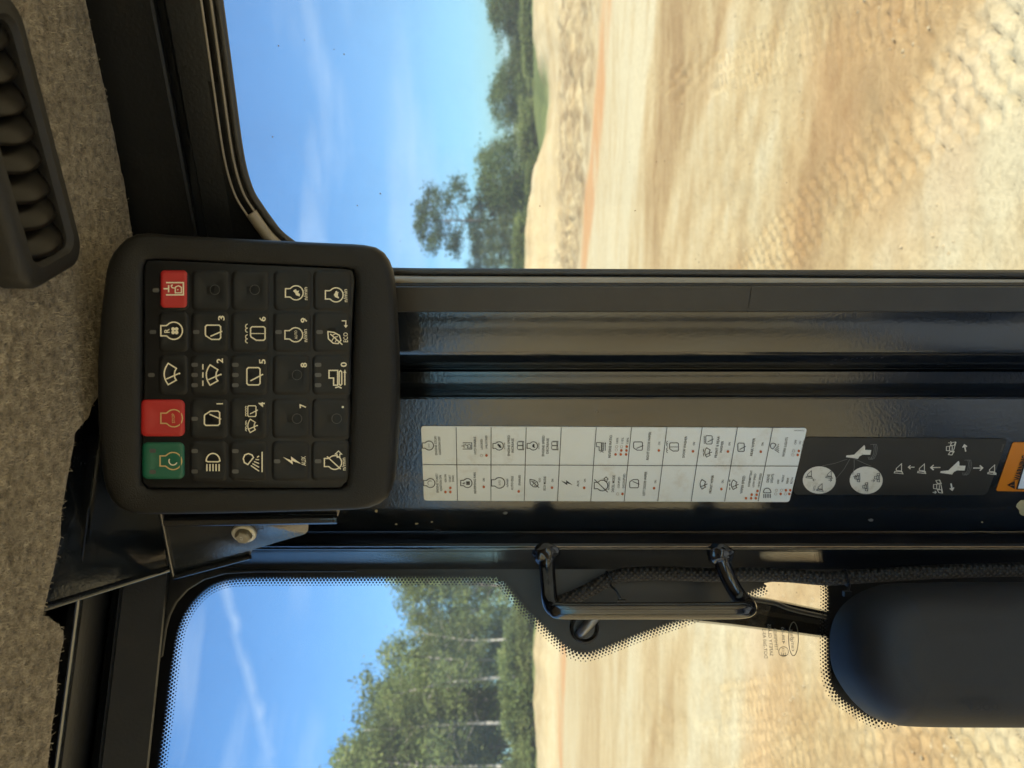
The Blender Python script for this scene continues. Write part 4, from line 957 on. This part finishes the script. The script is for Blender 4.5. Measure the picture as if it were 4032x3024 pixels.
d3 = decal('warning_decal', 'orange warning decal with black triangle cut by the right photo edge', rnd([(3988, 1742), (3921, 1934), (4300, 1938), (4420, 1742)], 10), 'warning_orange')
K = Ink(SP, 0.0010); K.text('WARNING', 4016, 1840, 24, 118, 0.03, rot=0.0); K.poly((3980, 1907), [(-16, -13), (16, -13), (0, 17)]); K.build('warning_print', 'decal_black', d3)
K = Ink(SP, 0.0010); K.poly((4060, 1850), [((1850 - b), (4060 - a)) for a, b in ((3998, 1924), (4300, 1926), (4400, 1752), (4048, 1752))]); K.build('black_panel', 'decal_black', d3)
K = Ink(SP, 0.0013); K.poly((4060, 1850), [((1850 - b), (4060 - a)) for a, b in ((4004, 1920), (4300, 1922), (4400, 1756), (4053, 1756))]); K.build('white_panel', 'decal_white', d3)
K = Ink(SP, 0.0013); K.text('!', 3981, 1907, 15, bold=0.02); K.build('exclamation_mark', 'warning_orange', d3)

# ------------------------------------------------------------------ keypad
kn = Vector((-0.117, -1, -0.152)).normalized(); kex = Vector((1, -0.117, 0)).normalized(); kez = kn.cross(kex).normalized()
if kez.z < 0: kez = -kez
KP = Fr(px(980, 1475, 0.47), kex, kez)
kp = empty('control_keypad', KP.P(0, 0, -0.03), 'black keypad with red and green engine buttons in a rounded frame', 'keypad')
outer = [(540, 916), (470, 955), (420, 1025), (398, 1150), (382, 1300), (373, 1480), (378, 1680), (388, 1830), (408, 1930), (450, 1995), (520, 2026), (620, 2031), (900, 2027), (1200, 2018), (1420, 2010), (1500, 1990), (1545, 1935),
         (1564, 1830), (1574, 1650), (1576, 1480), (1571, 1320), (1560, 1150), (1545, 1050), (1505, 985), (1440, 962), (1300, 954), (1000, 940), (700, 924)]
inner = rnd([(562, 1018), (556, 1926), (1366, 1926), (1402, 1056)], 34, 6)
def radial(pts, closed_smooth, N=120):
    P_ = [Vector((*KP.st(*p), 0)) for p in pts]
    if closed_smooth: P_ = catmull(P_, 6, True)
    P2 = [(p.x, p.y) for p in P_]; out = []
    for k in range(N):
        a = 2 * math.pi * k / N; d = (math.cos(a), math.sin(a)); best = 0
        for i in range(len(P2)):
            (x1, y1), (x2, y2) = P2[i], P2[(i + 1) % len(P2)]; ex, ey = x2 - x1, y2 - y1; den = d[0] * ey - d[1] * ex
            if abs(den) < 1e-12: continue
            t = (x1 * ey - y1 * ex) / den; s = (x1 * d[1] - y1 * d[0]) / den
            if t > 0 and -1e-6 <= s <= 1 + 1e-6: best = max(best, t)
        out.append((d[0] * best, d[1] * best))
    return out
RO, RI = radial(outer, True), radial(inner, False)
def kring(t, h, sc_=1.0): return [KP.P((i[0] * (1 - t) + o[0] * t) * sc_, (i[1] * (1 - t) + o[1] * t) * sc_, h) for i, o in zip(RI, RO)]
loft('bezel', [kring(0.90, -0.040), kring(0.97, -0.034), kring(1.0, -0.022), kring(1.0, -0.010), kring(0.985, -0.0045), kring(0.95, -0.001), kring(0.88, 0.0018), kring(0.78, 0.0028), kring(0.5, 0.0028), kring(0.20, 0.0022), kring(0.07, 0.0015),
               kring(0.02, 0.0002), kring(0.0, -0.0016), kring(0.0, -0.0045)], 'bezel_plastic', kp, True, False, 60)
loft('key_bed', [kring(-0.015, -0.006), kring(-0.02, -0.0016), kring(-0.05, -0.0006), kring(-0.09, -0.0004)], 'pad_plastic', kp, False, True, 40)
rows_x = [683, 843, 1000, 1166, 1322]; cols_y = [1815, 1648, 1476, 1307, 1143]
def key_vf(x0, x1, y0, y1, r, h0, h1, dish, n=5):
    """rounded key between photo pixels, with a shallow dish"""
    cx, cy = (x0 + x1) / 2, (y0 + y1) / 2; rings = []
    def ringp(ins, h):
        out = []
        for ax, ay, a0 in ((x1 - r, y1 - r, 0), (x0 + r, y1 - r, 90), (x0 + r, y0 + r, 180), (x1 - r, y0 + r, 270)):
            for i in range(n + 1):
                a = R(a0 + 90 * i / n); X, Y = ax + (r - ins * 0) * math.cos(a), ay + r * math.sin(a)
                k = 1 - ins; out.append(KP.at(cx + (X - cx) * k, cy + (Y - cy) * k, h))
        return out
    return [ringp(-0.02, h0), ringp(0.04, h1 - 0.0004), ringp(0.10, h1 - 0.0001), ringp(0.20, h1 + 0.0001), ringp(0.45, h1 - dish * 0.6), ringp(0.8, h1 - dish)]
led_tab = {(0, 0): [], (0, 2): [0], (0, 3): [0], (0, 4): [0], (1, 0): [-40, 40], (1, 1): [0], (1, 2): [-40, 0, 40], (1, 3): [0], (2, 0): [-40, 40], (2, 2): [-40, 0, 40], (3, 0): [0], (3, 3): [0], (4, 0): [0], (4, 2): [-40, 0, 40], (4, 3): [0]}
names = {}
icons = {
 (0, 0): lambda I: ic_engine(I, (675, 1814), 1, 4.5), (0, 1): lambda I: ic_engine(I, (678, 1646), 1, 4.5), (0, 2): lambda I: ic_wiper(I, (676, 1472)), (0, 3): lambda I: ic_fan(I, (678, 1302)), (0, 4): lambda I: ic_lock(I, (684, 1137)),
 (1, 0): lambda I: ic_head(I, (840, 1814)), (1, 1): lambda I: (ic_door(I, (838, 1646)), I.text('1', 866, 1589, 24, None, 0.02)), (1, 2): lambda I: (ic_wiper(I, (840, 1476), .95, 5, True), I.text('2', 866, 1420, 24, 19, 0.02)), (1, 3): lambda I: (ic_door(I, (842, 1308), 1, 5, True), I.text('3', 872, 1252, 24, 19, 0.02)),
 (2, 0): lambda I: ic_work(I, (1003, 1812)), (2, 1): lambda I: (ic_wiper(I, (994, 1676), .62, 4, False, True), ic_rear(I, (994, 1618), .62, 4, True), I.text('4', 1031, 1592, 24, 19, 0.02)), (2, 2): lambda I: (ic_rear(I, (1001, 1481)), I.text('5', 1033, 1423, 24, 19, 0.02)), (2, 3): lambda I: (ic_door(I, (1018, 1313), .95, 5, True, True), I.text('6', 1034, 1256, 24, 19, 0.02)),
 (3, 0): lambda I: (ic_bolt(I, (1156, 1814), 1), I.text('AUX', 1196, 1814, 17, 38, 0.01)), (3, 1): lambda I: I.text('7', 1192, 1598, 24, 17, 0.02), (3, 2): lambda I: I.text('8', 1196, 1437, 24, 19, 0.02),
 (3, 3): lambda I: (ic_engine(I, (1158, 1318), .82, 4.5), I.text('AUTO', 1166, 1318, 10, 34, 0.01), I.text('n/min', 1202, 1321, 15, 50, 0.01), I.text('9', 1196, 1261, 24, 19, 0.02)),
 (3, 4): lambda I: (ic_engine(I, (1160, 1153), .82, 4.5), ic_rabbit(I, (1166, 1153), .9), I.text('n/min', 1203, 1156, 15, 50, 0.01)),
 (4, 0): lambda I: (ic_engine(I, (1312, 1820), .8, 4.5), I.stroke((1318, 1820), [(-26, -24), (24, 30)], 4.5), ic_outarrow(I, (1333, 1787), .9, 3.5), I.text('n/min', 1353, 1826, 15, 50, 0.01)),
 (4, 1): lambda I: I.disc((1350, 1602), (0, 0), 4.5, n=10), (4, 2): lambda I: (ic_tractor(I, (1328, 1492), 1), I.text('0', 1353, 1435, 24, 19, 0.02)),
 (4, 3): lambda I: (ic_leaf(I, (1320, 1328), .95, 4.5), I.text('ECO', 1361, 1328, 17, 38, 0.01), I.stroke((1360, 1275), [(12, 14), (12, -2), (-6, -2)], 4), I.poly((1360, 1275), [(-16, -2), (-5, 6), (-5, -10)])),
 (4, 4): lambda I: (ic_engine(I, (1317, 1161), .82, 4.5), ic_turtle(I, (1322, 1161), .9), I.text('n/min', 1360, 1164, 15, 50, 0.01)),
}
klabel = {(0, 0): 'green engine start button', (0, 1): 'red engine stop button', (0, 4): 'black button with red hydraulic lock panel'}
for r_ in range(5):
    for c_ in range(5):
        kx, ky = rows_x[r_] - 18, cols_y[c_]; hx, hy = 77, 81
        kx -= 0
        shift = (ky - 1476) * -0.028 * (1 if r_ else 1)
        x0, x1 = kx - hx + shift * 0.4, kx + hx + 18 + shift * 0.4
        if r_ == 0: x0 += 34
        mt = 'key_plastic'; cap = None; bounds = (x0, x1 - 18, ky - hy, ky + hy)
        if (r_, c_) == (0, 1): bounds = (556, 728, 1573, 1718); mt = 'key_red'
        if (r_, c_) == (0, 0): bounds = (562, 727, 1741, 1886); mt = 'key_green'
        k = loft('key', key_vf(*bounds, 22, -0.0008, 0.0001 if mt == 'key_plastic' else 0.0008, 0.0005), mt, kp, False, True, 50)
        if (r_, c_) in klabel: k['label'] = klabel[(r_, c_)]
        if (r_, c_) == (0, 4):
            cap = loft('red_panel', key_vf(632, 738, 1064, 1213, 16, -0.001, 0.0010, 0.0004), 'key_red', k, False, True, 50)
        I = Ink(KP, 0.0011 if cap else 0.00085)
        if (r_, c_) in icons: icons[(r_, c_)](I); I.build('symbol', 'icon_worn' if (r_, c_) in ((0, 0), (0, 1)) else 'icon_print', k)
        if (r_, c_) == (0, 1): J = Ink(KP, 0.0009); J.text('STOP', 684, 1646, 11, 38, 0.01); J.build('symbol_word', 'icon_worn', k)
        if (r_, c_) == (0, 0): J = Ink(KP, 0.0009); J.arc((683, 1814), (0, 0), 16, 60, 250, 4, 12); J.build('symbol_arc', 'icon_print', k)
        if (r_, c_) in ((1, 4), (2, 4), (3, 1), (3, 2), (4, 1)):
            J = Ink(KP, 0.0003); yy = ky + (-0 if c_ != 4 else -2); J.ring((rows_x[r_] + 2, yy), (0, 0), 17, 4); J.build('moulded_ring', 'pad_plastic', k)
            J = Ink(KP, 0.0005); J.ring((rows_x[r_] + 4, yy), (0, 0), 19, 1.6); J.build('moulded_ring', 'led_window', k)
        leds = [(603, 1774), (603, 1857)] if (r_, c_) == (0, 0) else [(({0: 598 + (12 if c_ == 4 else 0), 1: 768, 2: 928, 3: 1092, 4: 1253}[r_]) + (6 if c_ >= 3 else 0), ky + d) for d in led_tab.get((r_, c_), [])]
        for lx, ly in leds:
            J = Ink(KP, 0.0009); J.poly((lx, ly), rnd([(-8, -13), (8, -13), (8, 13), (-8, 13)], 7, 3)); J.build('indicator_window', 'led_window', k)

# ------------------------------------------------------------------ bracket, gusset and bolt by the keypad
def three(a, b, c):
    A, B, C = px(*a), px(*b), px(*c); n = (B - A).cross(C - A).normalized()
    if n.dot(CAM - A) < 0: n = -n
    ex = Vector((1, 0, 0)); ex = (ex - n * ex.dot(n)).normalized(); ez = n.cross(ex); return Fr(A, ex, ez if n.cross(ex).dot(Vector((0, 0, 1))) > 0 else -ez)
def fixn(fr, toward=CAM):
    if fr.n.dot(toward - fr.o) < 0: fr.n = -fr.n
    return fr
GS = fixn(three((200, 2380, 0.45), (665, 2235, 0.555), (375, 1735, 0.515)))
gp = [(150, 2400), (200, 2381), (430, 2308), (662, 2236), (648, 2150), (628, 2030), (615, 1900), (560, 1735), (375, 1737), (282, 1762), (150, 1790)]
gs = plate('gusset_plate', [GS.at(*p) for p in gp], GS.n, 0.004, 'paint_black', None, 0.001)
tag(gs, 'glossy black sloping gusset plate left of the keypad', 'plate')
tube('rolled_edge', [GS.at(*p, -0.001) for p in ((150, 2399), (430, 2312), (662, 2240))], 0.0026, 'paint_tube', gs, 10)
tube('upper_edge', [GS.at(*p, -0.001) for p in ((240, 1772), (400, 1732), (500, 1718))], 0.002, 'paint_tube', gs, 8)
BR = fixn(three((640, 2100, 0.525), (1200, 2080, 0.53), (700, 2250, 0.548)))
br = empty('keypad_bracket', BR.at(900, 2100), 'black folded steel keypad bracket with a large bolt', 'bracket')
bp = [(618, 2000), (640, 2100), (665, 2200), (682, 2268), (800, 2236), (985, 2186), (995, 2166), (1100, 2134), (1200, 2105), (1213, 2092), (1216, 2060), (1216, 2000)]
plate('bracket_plate', [BR.at(*p) for p in bp], BR.n, 0.003, 'paint_black', br, 0.0006)
tube('bottom_flange', [BR.at(*p, 0.0005) for p in ((684, 2270), (830, 2232), (985, 2191))], 0.0022, 'paint_tube', br, 10)
tube('side_weld', [BR.at(*p, 0.0008) for p in ((630, 2010), (648, 2100), (668, 2200), (682, 2266))], 0.0016, 'paint_black', br, 8)
fl = [BR.at(*p, 0.010) for p in ((640, 2040), (700, 2045), (1000, 2040), (1336, 2034))]
tube('folded_lip', [BR.at(650, 2052, 0.010), BR.at(700, 2052, 0.010), BR.at(1000, 2047, 0.010), BR.at(1328, 2042, 0.010)], 0.0036, 'paint_tube', br, 16)
plate('lip_web', [BR.at(*p, 0.008) for p in ((650, 2000), (650, 2052), (1328, 2044), (1342, 2000))], BR.n, 0.003, 'paint_tube', br, 0.0005)
bc = (962, 2096)
I = Ink(BR, 0.0)
def hexring(r, h, n=6, rot=0.3): return [BR.P(BR.st(*bc)[0] + r * math.cos(2 * math.pi * i / n + rot), BR.st(*bc)[1] + r * math.sin(2 * math.pi * i / n + rot), h) for i in range(n)]
bolt = loft('bolt', [hexring(0.0084, 0.0002, 28), hexring(0.0084, 0.0014, 28), hexring(0.0079, 0.0022, 28), hexring(0.0060, 0.0024, 28), hexring(0.0056, 0.0012, 28)], 'zinc', br, False, True, 30)
loft('bolt_head', [hexring(0.0054, 0.0010), hexring(0.0054, 0.0052), hexring(0.0046, 0.0062)], 'zinc_dark', bolt, False, True, 20)
K = Ink(BR, 0.0066); K.text('10.9', bc[0] - 3, bc[1] - 2, 11, 24, 0.02); K.build('bolt_stamp', 'zinc', bolt)

# ------------------------------------------------------------------ front window: header strips, frame, glass, frit
fw = empty('front_window', LP_.at(1600, 2700), 'front glass with dotted black printed border left of the pillar', 'window')
fh = empty('front_header', px(350, 2700, 0.55), 'layered black roof channel above the front glass', 'window frame')
A_rows = [(200, 0.500), (215, 0.472), (240, 0.466), (262, 0.466), (268, 0.4655), (274, 0.466), (280, 0.468), (287, 0.472), (292, 0.478), (298, 0.488)]
B_rows = [(296, 0.486), (310, 0.503), (340, 0.535), (375, 0.565), (398, 0.585), (404, 0.592)]
C_rows = [(402, 0.592), (406, 0.583), (412, 0.580), (430, 0.579), (437, 0.578), (442, 0.579), (446, 0.583), (452, 0.586), (520, 0.592), (600, 0.599), (622, 0.601), (628, 0.604), (630, 0.612), (631, 0.65)]
profile('channel_lip', prof_at(2600, A_rows), dL, -0.75, 0.14, 'paint_tube', fh)
profile('channel_cove', prof_at(2600, B_rows), dL, -0.75, 0.14, 'paint_matte', fh)
profile('header_face', prof_at(2600, C_rows), dL, -0.75, 0.14, 'paint_matte', fh)
profile('roof_closure', [px(200, 2600, 0.50), px(150, 2600, 0.56), px(300, 2600, 0.69), px(640, 2600, 0.69)], dL, -0.75, 0.3, 'paint_matte', fh)
profile('roof_closure', [px(400, 700, 0.58), px(380, 700, 0.62), px(880, 700, 0.60)], dR, -0.3, 0.75, 'paint_matte', hdr)
FP = vplane(0.668, 0.25)
fcp = [(560, 2640), (634, 2585), (640, 2540), (650, 2475), (664, 2425), (690, 2372), (735, 2323), (800, 2283), (880, 2260), (1000, 2253), (1400, 2252), (1400, 2246), (950, 2240), (830, 2224), (740, 2190), (470, 2150), (440, 2640)]
plate('frame_corner', [FP.at(*p) for p in fcp], FP.n, 0.004, 'paint_matte', fh, 0.001)
# glass
gq = [LP_.at(*p) for p in ((300, 2150), (300, 3900), (5200, 3900), (5200, 2150))]
mesh('glass_pane', gq, [(0, 1, 2, 3)], 'glass_front', fw)
edge1 = [(560, 3500), (600, 3160), (618, 3005), (641, 2836), (661, 2672), (688, 2498), (720, 2414), (765, 2350), (825, 2299), (895, 2273), (1000, 2265), (1250, 2264), (1600, 2262), (1900, 2261), (1954, 2263), (1990, 2280), (2063, 2370), (2144, 2451),
         (2225, 2527), (2262, 2552), (2292, 2560), (2325, 2556), (2388, 2533), (2524, 2479), (2660, 2433), (2790, 2385), (2909, 2338), (2975, 2308), (3010, 2296)]
edge2 = [(3262, 2280), (3270, 2325), (3268, 2440), (3268, 2546), (3273, 2657), (3295, 2718), (3346, 2763), (3440, 2818), (3480, 2822), (3560, 2800)]
mid_e = [(3060, 2288), (3200, 2286)]
inner_e = edge1 + mid_e + edge2
outer_e = [(4900, 2800), (4900, 2140), (380, 2140), (380, 3500)]
fp3 = [LP_.at(*p, 0.0012) for p in inner_e + outer_e]
mesh('printed_border', fp3, [tuple(t) for t in tessellate_polygon([fp3])], 'frit_black', fw)
def dots(edges, side):
    P_ = [Vector((*LP_.st(*p), 0)) for p in edges]; P_ = catmull(P_, 5); V, Fc = [], []; k = 0.64 / F
    L = [0]
    for i in range(1, len(P_)): L.append(L[-1] + (P_[i] - P_[i - 1]).length)
    L = np.array(L); X = np.array([p.x for p in P_]); Yv = np.array([p.y for p in P_]); step = 13.6 * k
    for row, (off, r) in enumerate(((1.0, 7.6), (10.5, 6.6), (20.5, 5.3), (30.5, 3.9), (40, 2.6))):
        t = (row % 2) * step / 2
        while t < L[-1]:
            x, y = np.interp(t, L, X), np.interp(t, L, Yv); x2, y2 = np.interp(t + 0.001, L, X), np.interp(t + 0.001, L, Yv); x1, y1 = np.interp(t - 0.001, L, X), np.interp(t - 0.001, L, Yv)
            d = Vector((x2 - x1, y2 - y1)).normalized(); n = Vector((-d.y, d.x)) * side
            c = Vector((x, y)) + n * off * k; b = len(V)
            V += [LP_.P(c.x + r * k * math.cos(i * math.pi / 4), c.y + r * k * math.sin(i * math.pi / 4), 0.0012) for i in range(8)]; Fc.append(tuple(range(b, b + 8))); t += step
    return V, Fc
a = LP_.st(1500, 2262); b = LP_.st(1500, 2300)
V, Fc = dots(edge1, -1); V2, F2 = dots(edge2, -1)
V += V2; Fc += [tuple(len(V) - len(V2) + i for i in f) for f in F2]
o = mesh('border_dots', V, Fc, 'frit_black', fw); o['kind'] = 'stuff'
K = Ink(LP_, 0.0014)
for s_, x, yb, h, L in (('DOT-260 AS-2', 3010, 2588, 13, 110), ('SAFETY GLASS', 3031, 2578, 13, 118), ('TEMPERED', 3052, 2558, 12, 84), ('43R-00', 3081, 2532, 11, 62)):
    K.text(s_, x, yb - L / 2, h, L, 0.0, flip=True)
K.text('E', 3083, 2575, 17, 12, 0, flip=True); K.text('13', 3081, 2557, 9, 12, 0, flip=True); K.ring((3083, 2565), (0, 0), 19, 2.2)
K.text('camglass', 3119, 2520, 14, 82, 0.0, flip=True); K.ring((3122, 2515), (0, 0), 66, 3, 19, 36); K.build('safety_mark', 'glass_print', fw)
profile('lower_panel', [LP_.P(-0.95, -1.5, 0.004), LP_.P(-0.95, -0.66, 0.004)], dL, 0, 0.85, 'paint_matte', fw)

# grommet and pipe through the black border
gm = empty('cable_grommet', LP_.at(2300, 2472, 0.002), 'round black rubber grommet with metal pipe below the grab handle', 'grommet')
cx, cy = LP_.st(2300, 2472)
loft('grommet_ring', [[LP_.P(cx + r * math.cos(2 * math.pi * i / 32), cy + r * math.sin(2 * math.pi * i / 32), h) for i in range(32)] for r, h in ((0.0125, 0.0014), (0.0122, 0.004), (0.0112, 0.005), (0.0098, 0.004), (0.0090, 0.0016))], 'rubber', gm, False, True)
tube('pipe', catmull([LP_.at(2283, 2493, 0.003), LP_.at(2296, 2482, 0.012), LP_.at(2335, 2440, 0.016), LP_.at(2375, 2400, 0.012)], 5), 0.0042, 'steel_tube', gm, 12)

# exterior wiper arm beyond the glass
wa0 = empty('exterior_wiper', px(3000, 2420, 0.78), 'black wiper arm outside the front glass below the grab handle', 'wiper')
WY = 0.76
def wq(x, y, d=0): return px(x, y, WY + d)
ws = []
for x, y0, y1 in ((2600, 2340, 2455), (2700, 2330, 2446), (2880, 2327, 2465), (3080, 2367, 2490), (3270, 2406, 2516), (3500, 2440, 2560)):
    ws.append([wq(x, y0, 0.012), wq(x, y0 + 6, 0.002), wq(x, (y0 * .6 + y1 * .4), 0.0), wq(x, (y0 * .45 + y1 * .55), 0.006), wq(x, y1 - 8, 0.002), wq(x, y1, 0.014), wq(x, (y0 + y1) / 2, 0.03)])
loft('arm', ws, 'paint_handle', wa0, True, True, 30)
tube('washer_hose', catmull([wq(2880, 2350, -0.006), wq(3040, 2372, -0.008), wq(3120, 2400, -0.008), wq(3300, 2440, -0.006), wq(3500, 2480, 0)], 5), 0.0022, 'rubber', wa0, 8)

# wiper motor cover
CP = vplane(0.600, 0.25)
mc = empty('wiper_motor_cover', CP.at(3700, 2600), 'large rounded satin black wiper motor cover at the lower right', 'cover')
oc = [(3338, 2560), (3346, 2475), (3378, 2408), (3435, 2355), (3510, 2322), (3600, 2305), (4032, 2298), (4580, 2305), (4680, 2322), (4760, 2355), (4820, 2408), (4850, 2475), (4858, 2560), (4845, 2650), (4805, 2730), (4750, 2800), (4680, 2850), (4580, 2868), (4032, 2872), (3620, 2868), (3520, 2850), (3450, 2800), (3392, 2730), (3350, 2650)]
oc3 = catmull([Vector((*CP.st(*p), 0)) for p in oc], 6, True)
cc = Vector((*CP.st(4098, 2585), 0))
nO = len(oc3)
MA, MB_ = CP.st(3600, 2585), CP.st(4600, 2585)
def cring(ins, h):
    out = []
    for p in oc3:
        lo, hi = MA[1], MB_[1]; t = min(max((p.y - lo) / (hi - lo), 0), 1); q = Vector((MA[0] + (MB_[0] - MA[0]) * t, lo + (hi - lo) * t, 0))
        d = p - q; out.append(CP.P(*(q + d * max(0.05, 1 - ins / d.length)).xy, h))
    return out
loft('cover_shell', [cring(-0.001, -0.030), cring(0, -0.006), cring(0.002, 0.004), cring(0.006, 0.013), cring(0.012, 0.020), cring(0.019, 0.024), cring(0.0225, 0.0248), cring(0.026, 0.0258), cring(0.030, 0.0275), cring(0.034, 0.028), cring(0.0345, 0.028)], 'cover_plastic', mc, False, True, 60)
K = Ink(CP, 0.0283); K.text('DOGA', 3775, 2757, 24, 118, 0.01, rot=math.pi / 2); K.text('MADE IN SPAIN', 3748, 2740, 13, 140, 0, rot=math.pi / 2)
K.build('moulded_lettering', 'cover_plastic', mc)

# grab handle
gh = empty('grab_handle', px(2500, 2400, 0.568), 'bent glossy black steel grab handle welded to the pillar', 'handle')
path = catmull([px(2148, 2170, 0.606), px(2154, 2235, 0.601), px(2160, 2310, 0.588), px(2166, 2365, 0.577), px(2184, 2396, 0.570), px(2230, 2405, 0.567), px(2500, 2405, 0.566), px(2800, 2404, 0.566), px(2905, 2403, 0.567), px(2942, 2398, 0.571), px(2945, 2385, 0.580), px(2915, 2355, 0.590), px(2880, 2300, 0.598), px(2850, 2235, 0.604), px(2832, 2175, 0.608)], 8)
tube('bar', path, 0.0062, 'paint_handle', gh, 20)
for c, s in (((2150, 2180), 1), ((2836, 2180), 2)):
    rs2 = random.Random(s); bm = bmesh.new(); bmesh.ops.create_icosphere(bm, subdivisions=4, radius=1)
    ctr = px(*c, 0.606)
    from mathutils import noise as mn
    for v in bm.verts:
        k = 1 + 0.22 * mn.noise(v.co * 1.8 + Vector((s * 7, 0, 0))) + 0.06 * mn.noise(v.co * 5)
        v.co = ctr + Vector((v.co.x * 0.0085, v.co.y * 0.009, v.co.z * 0.0105)) * k
    me = bpy.data.meshes.new('weld_bead'); bm.to_mesh(me); bm.free(); me.materials.append(MATS['paint_handle'])
    for p in me.polygons: p.use_smooth = True
    o = bpy.data.objects.new('weld_bead', me); COL.objects.link(o); o.parent = gh; o.matrix_parent_inverse = Matrix.Translation(-WT[gh.name])

# braided wiring harness and its ties
hp = catmull([px(2185, 2378, 0.615), px(2250, 2355, 0.618), px(2330, 2318, 0.622), px(2400, 2280, 0.625), px(2470, 2262, 0.627), px(2600, 2258, 0.628), px(2800, 2264, 0.628), px(2950, 2262, 0.628), px(3100, 2266, 0.628), px(3250, 2278, 0.626), px(3380, 2270, 0.624), px(3600, 2256, 0.622), px(3850, 2246, 0.622), px(4300, 2238, 0.622)], 6)
hs = tube('wiring_harness', hp, 0.0056, 'braid', None, 14); tag(hs, 'braided brown black wiring sleeve running down beside the front glass', 'cable')
for (x, y, Y), tail, lab in (((2400, 2282, 0.625), (2448, 2372), 'black cable tie with dangling tail by the upper harness bend'), ((3338, 2274, 0.625), (3336, 2338), 'black cable tie round the harness above the motor cover')):
    ci = min(range(len(hp)), key=lambda i: (hp[i] - px(x, y, Y)).length); t = (hp[ci + 1] - hp[ci - 1]).normalized(); u = t.orthogonal().normalized(); w_ = t.cross(u)
    z = empty('cable_tie', hp[ci], lab, 'cable tie')
    loop = [hp[ci] + (u * math.cos(a) + w_ * math.sin(a)) * 0.0062 for a in np.linspace(0, 2 * math.pi, 20)]
    tube('strap', loop, 0.0011, 'zip_tie', z, 6)
    tp = px(*tail, Y - 0.02); tube('tail', catmull([hp[ci] + Vector((-0.004, -0.006, 0)), hp[ci].lerp(tp, 0.5) + Vector((0.001, -0.005, 0)), tp], 4), 0.0010, 'zip_tie', z, 6)
    v, f = box_vf(tp.x - 0.002, tp.x + 0.002, tp.y - 0.002, tp.y + 0.002, tp.z - 0.003, tp.z + 0.003); o = mesh('tie_head', v, f, 'zip_tie', z)

# ------------------------------------------------------------------ haze volume added to lighten the far trees
hv, hf = box_vf(-140, 140, -60, 140, -2.0, 24)
hz = mesh('haze', hv, hf, 'sand'); tag(hz, 'thin pale haze added over the site to lighten the far trees', 'haze', kind='stuff')
hm = bpy.data.materials.new('haze_air'); hm.use_nodes = True
for n in list(hm.node_tree.nodes): hm.node_tree.nodes.remove(n)
pv_ = hm.node_tree.nodes.new('ShaderNodeVolumePrincipled'); mo_ = hm.node_tree.nodes.new('ShaderNodeOutputMaterial')
pv_.inputs['Color'].default_value = (0.96, 0.95, 0.91, 1); pv_.inputs['Density'].default_value = 0.0020; pv_.inputs['Anisotropy'].default_value = 0.2
hm.node_tree.links.new(pv_.outputs[0], mo_.inputs['Volume']); hz.data.materials.clear(); hz.data.materials.append(hm)
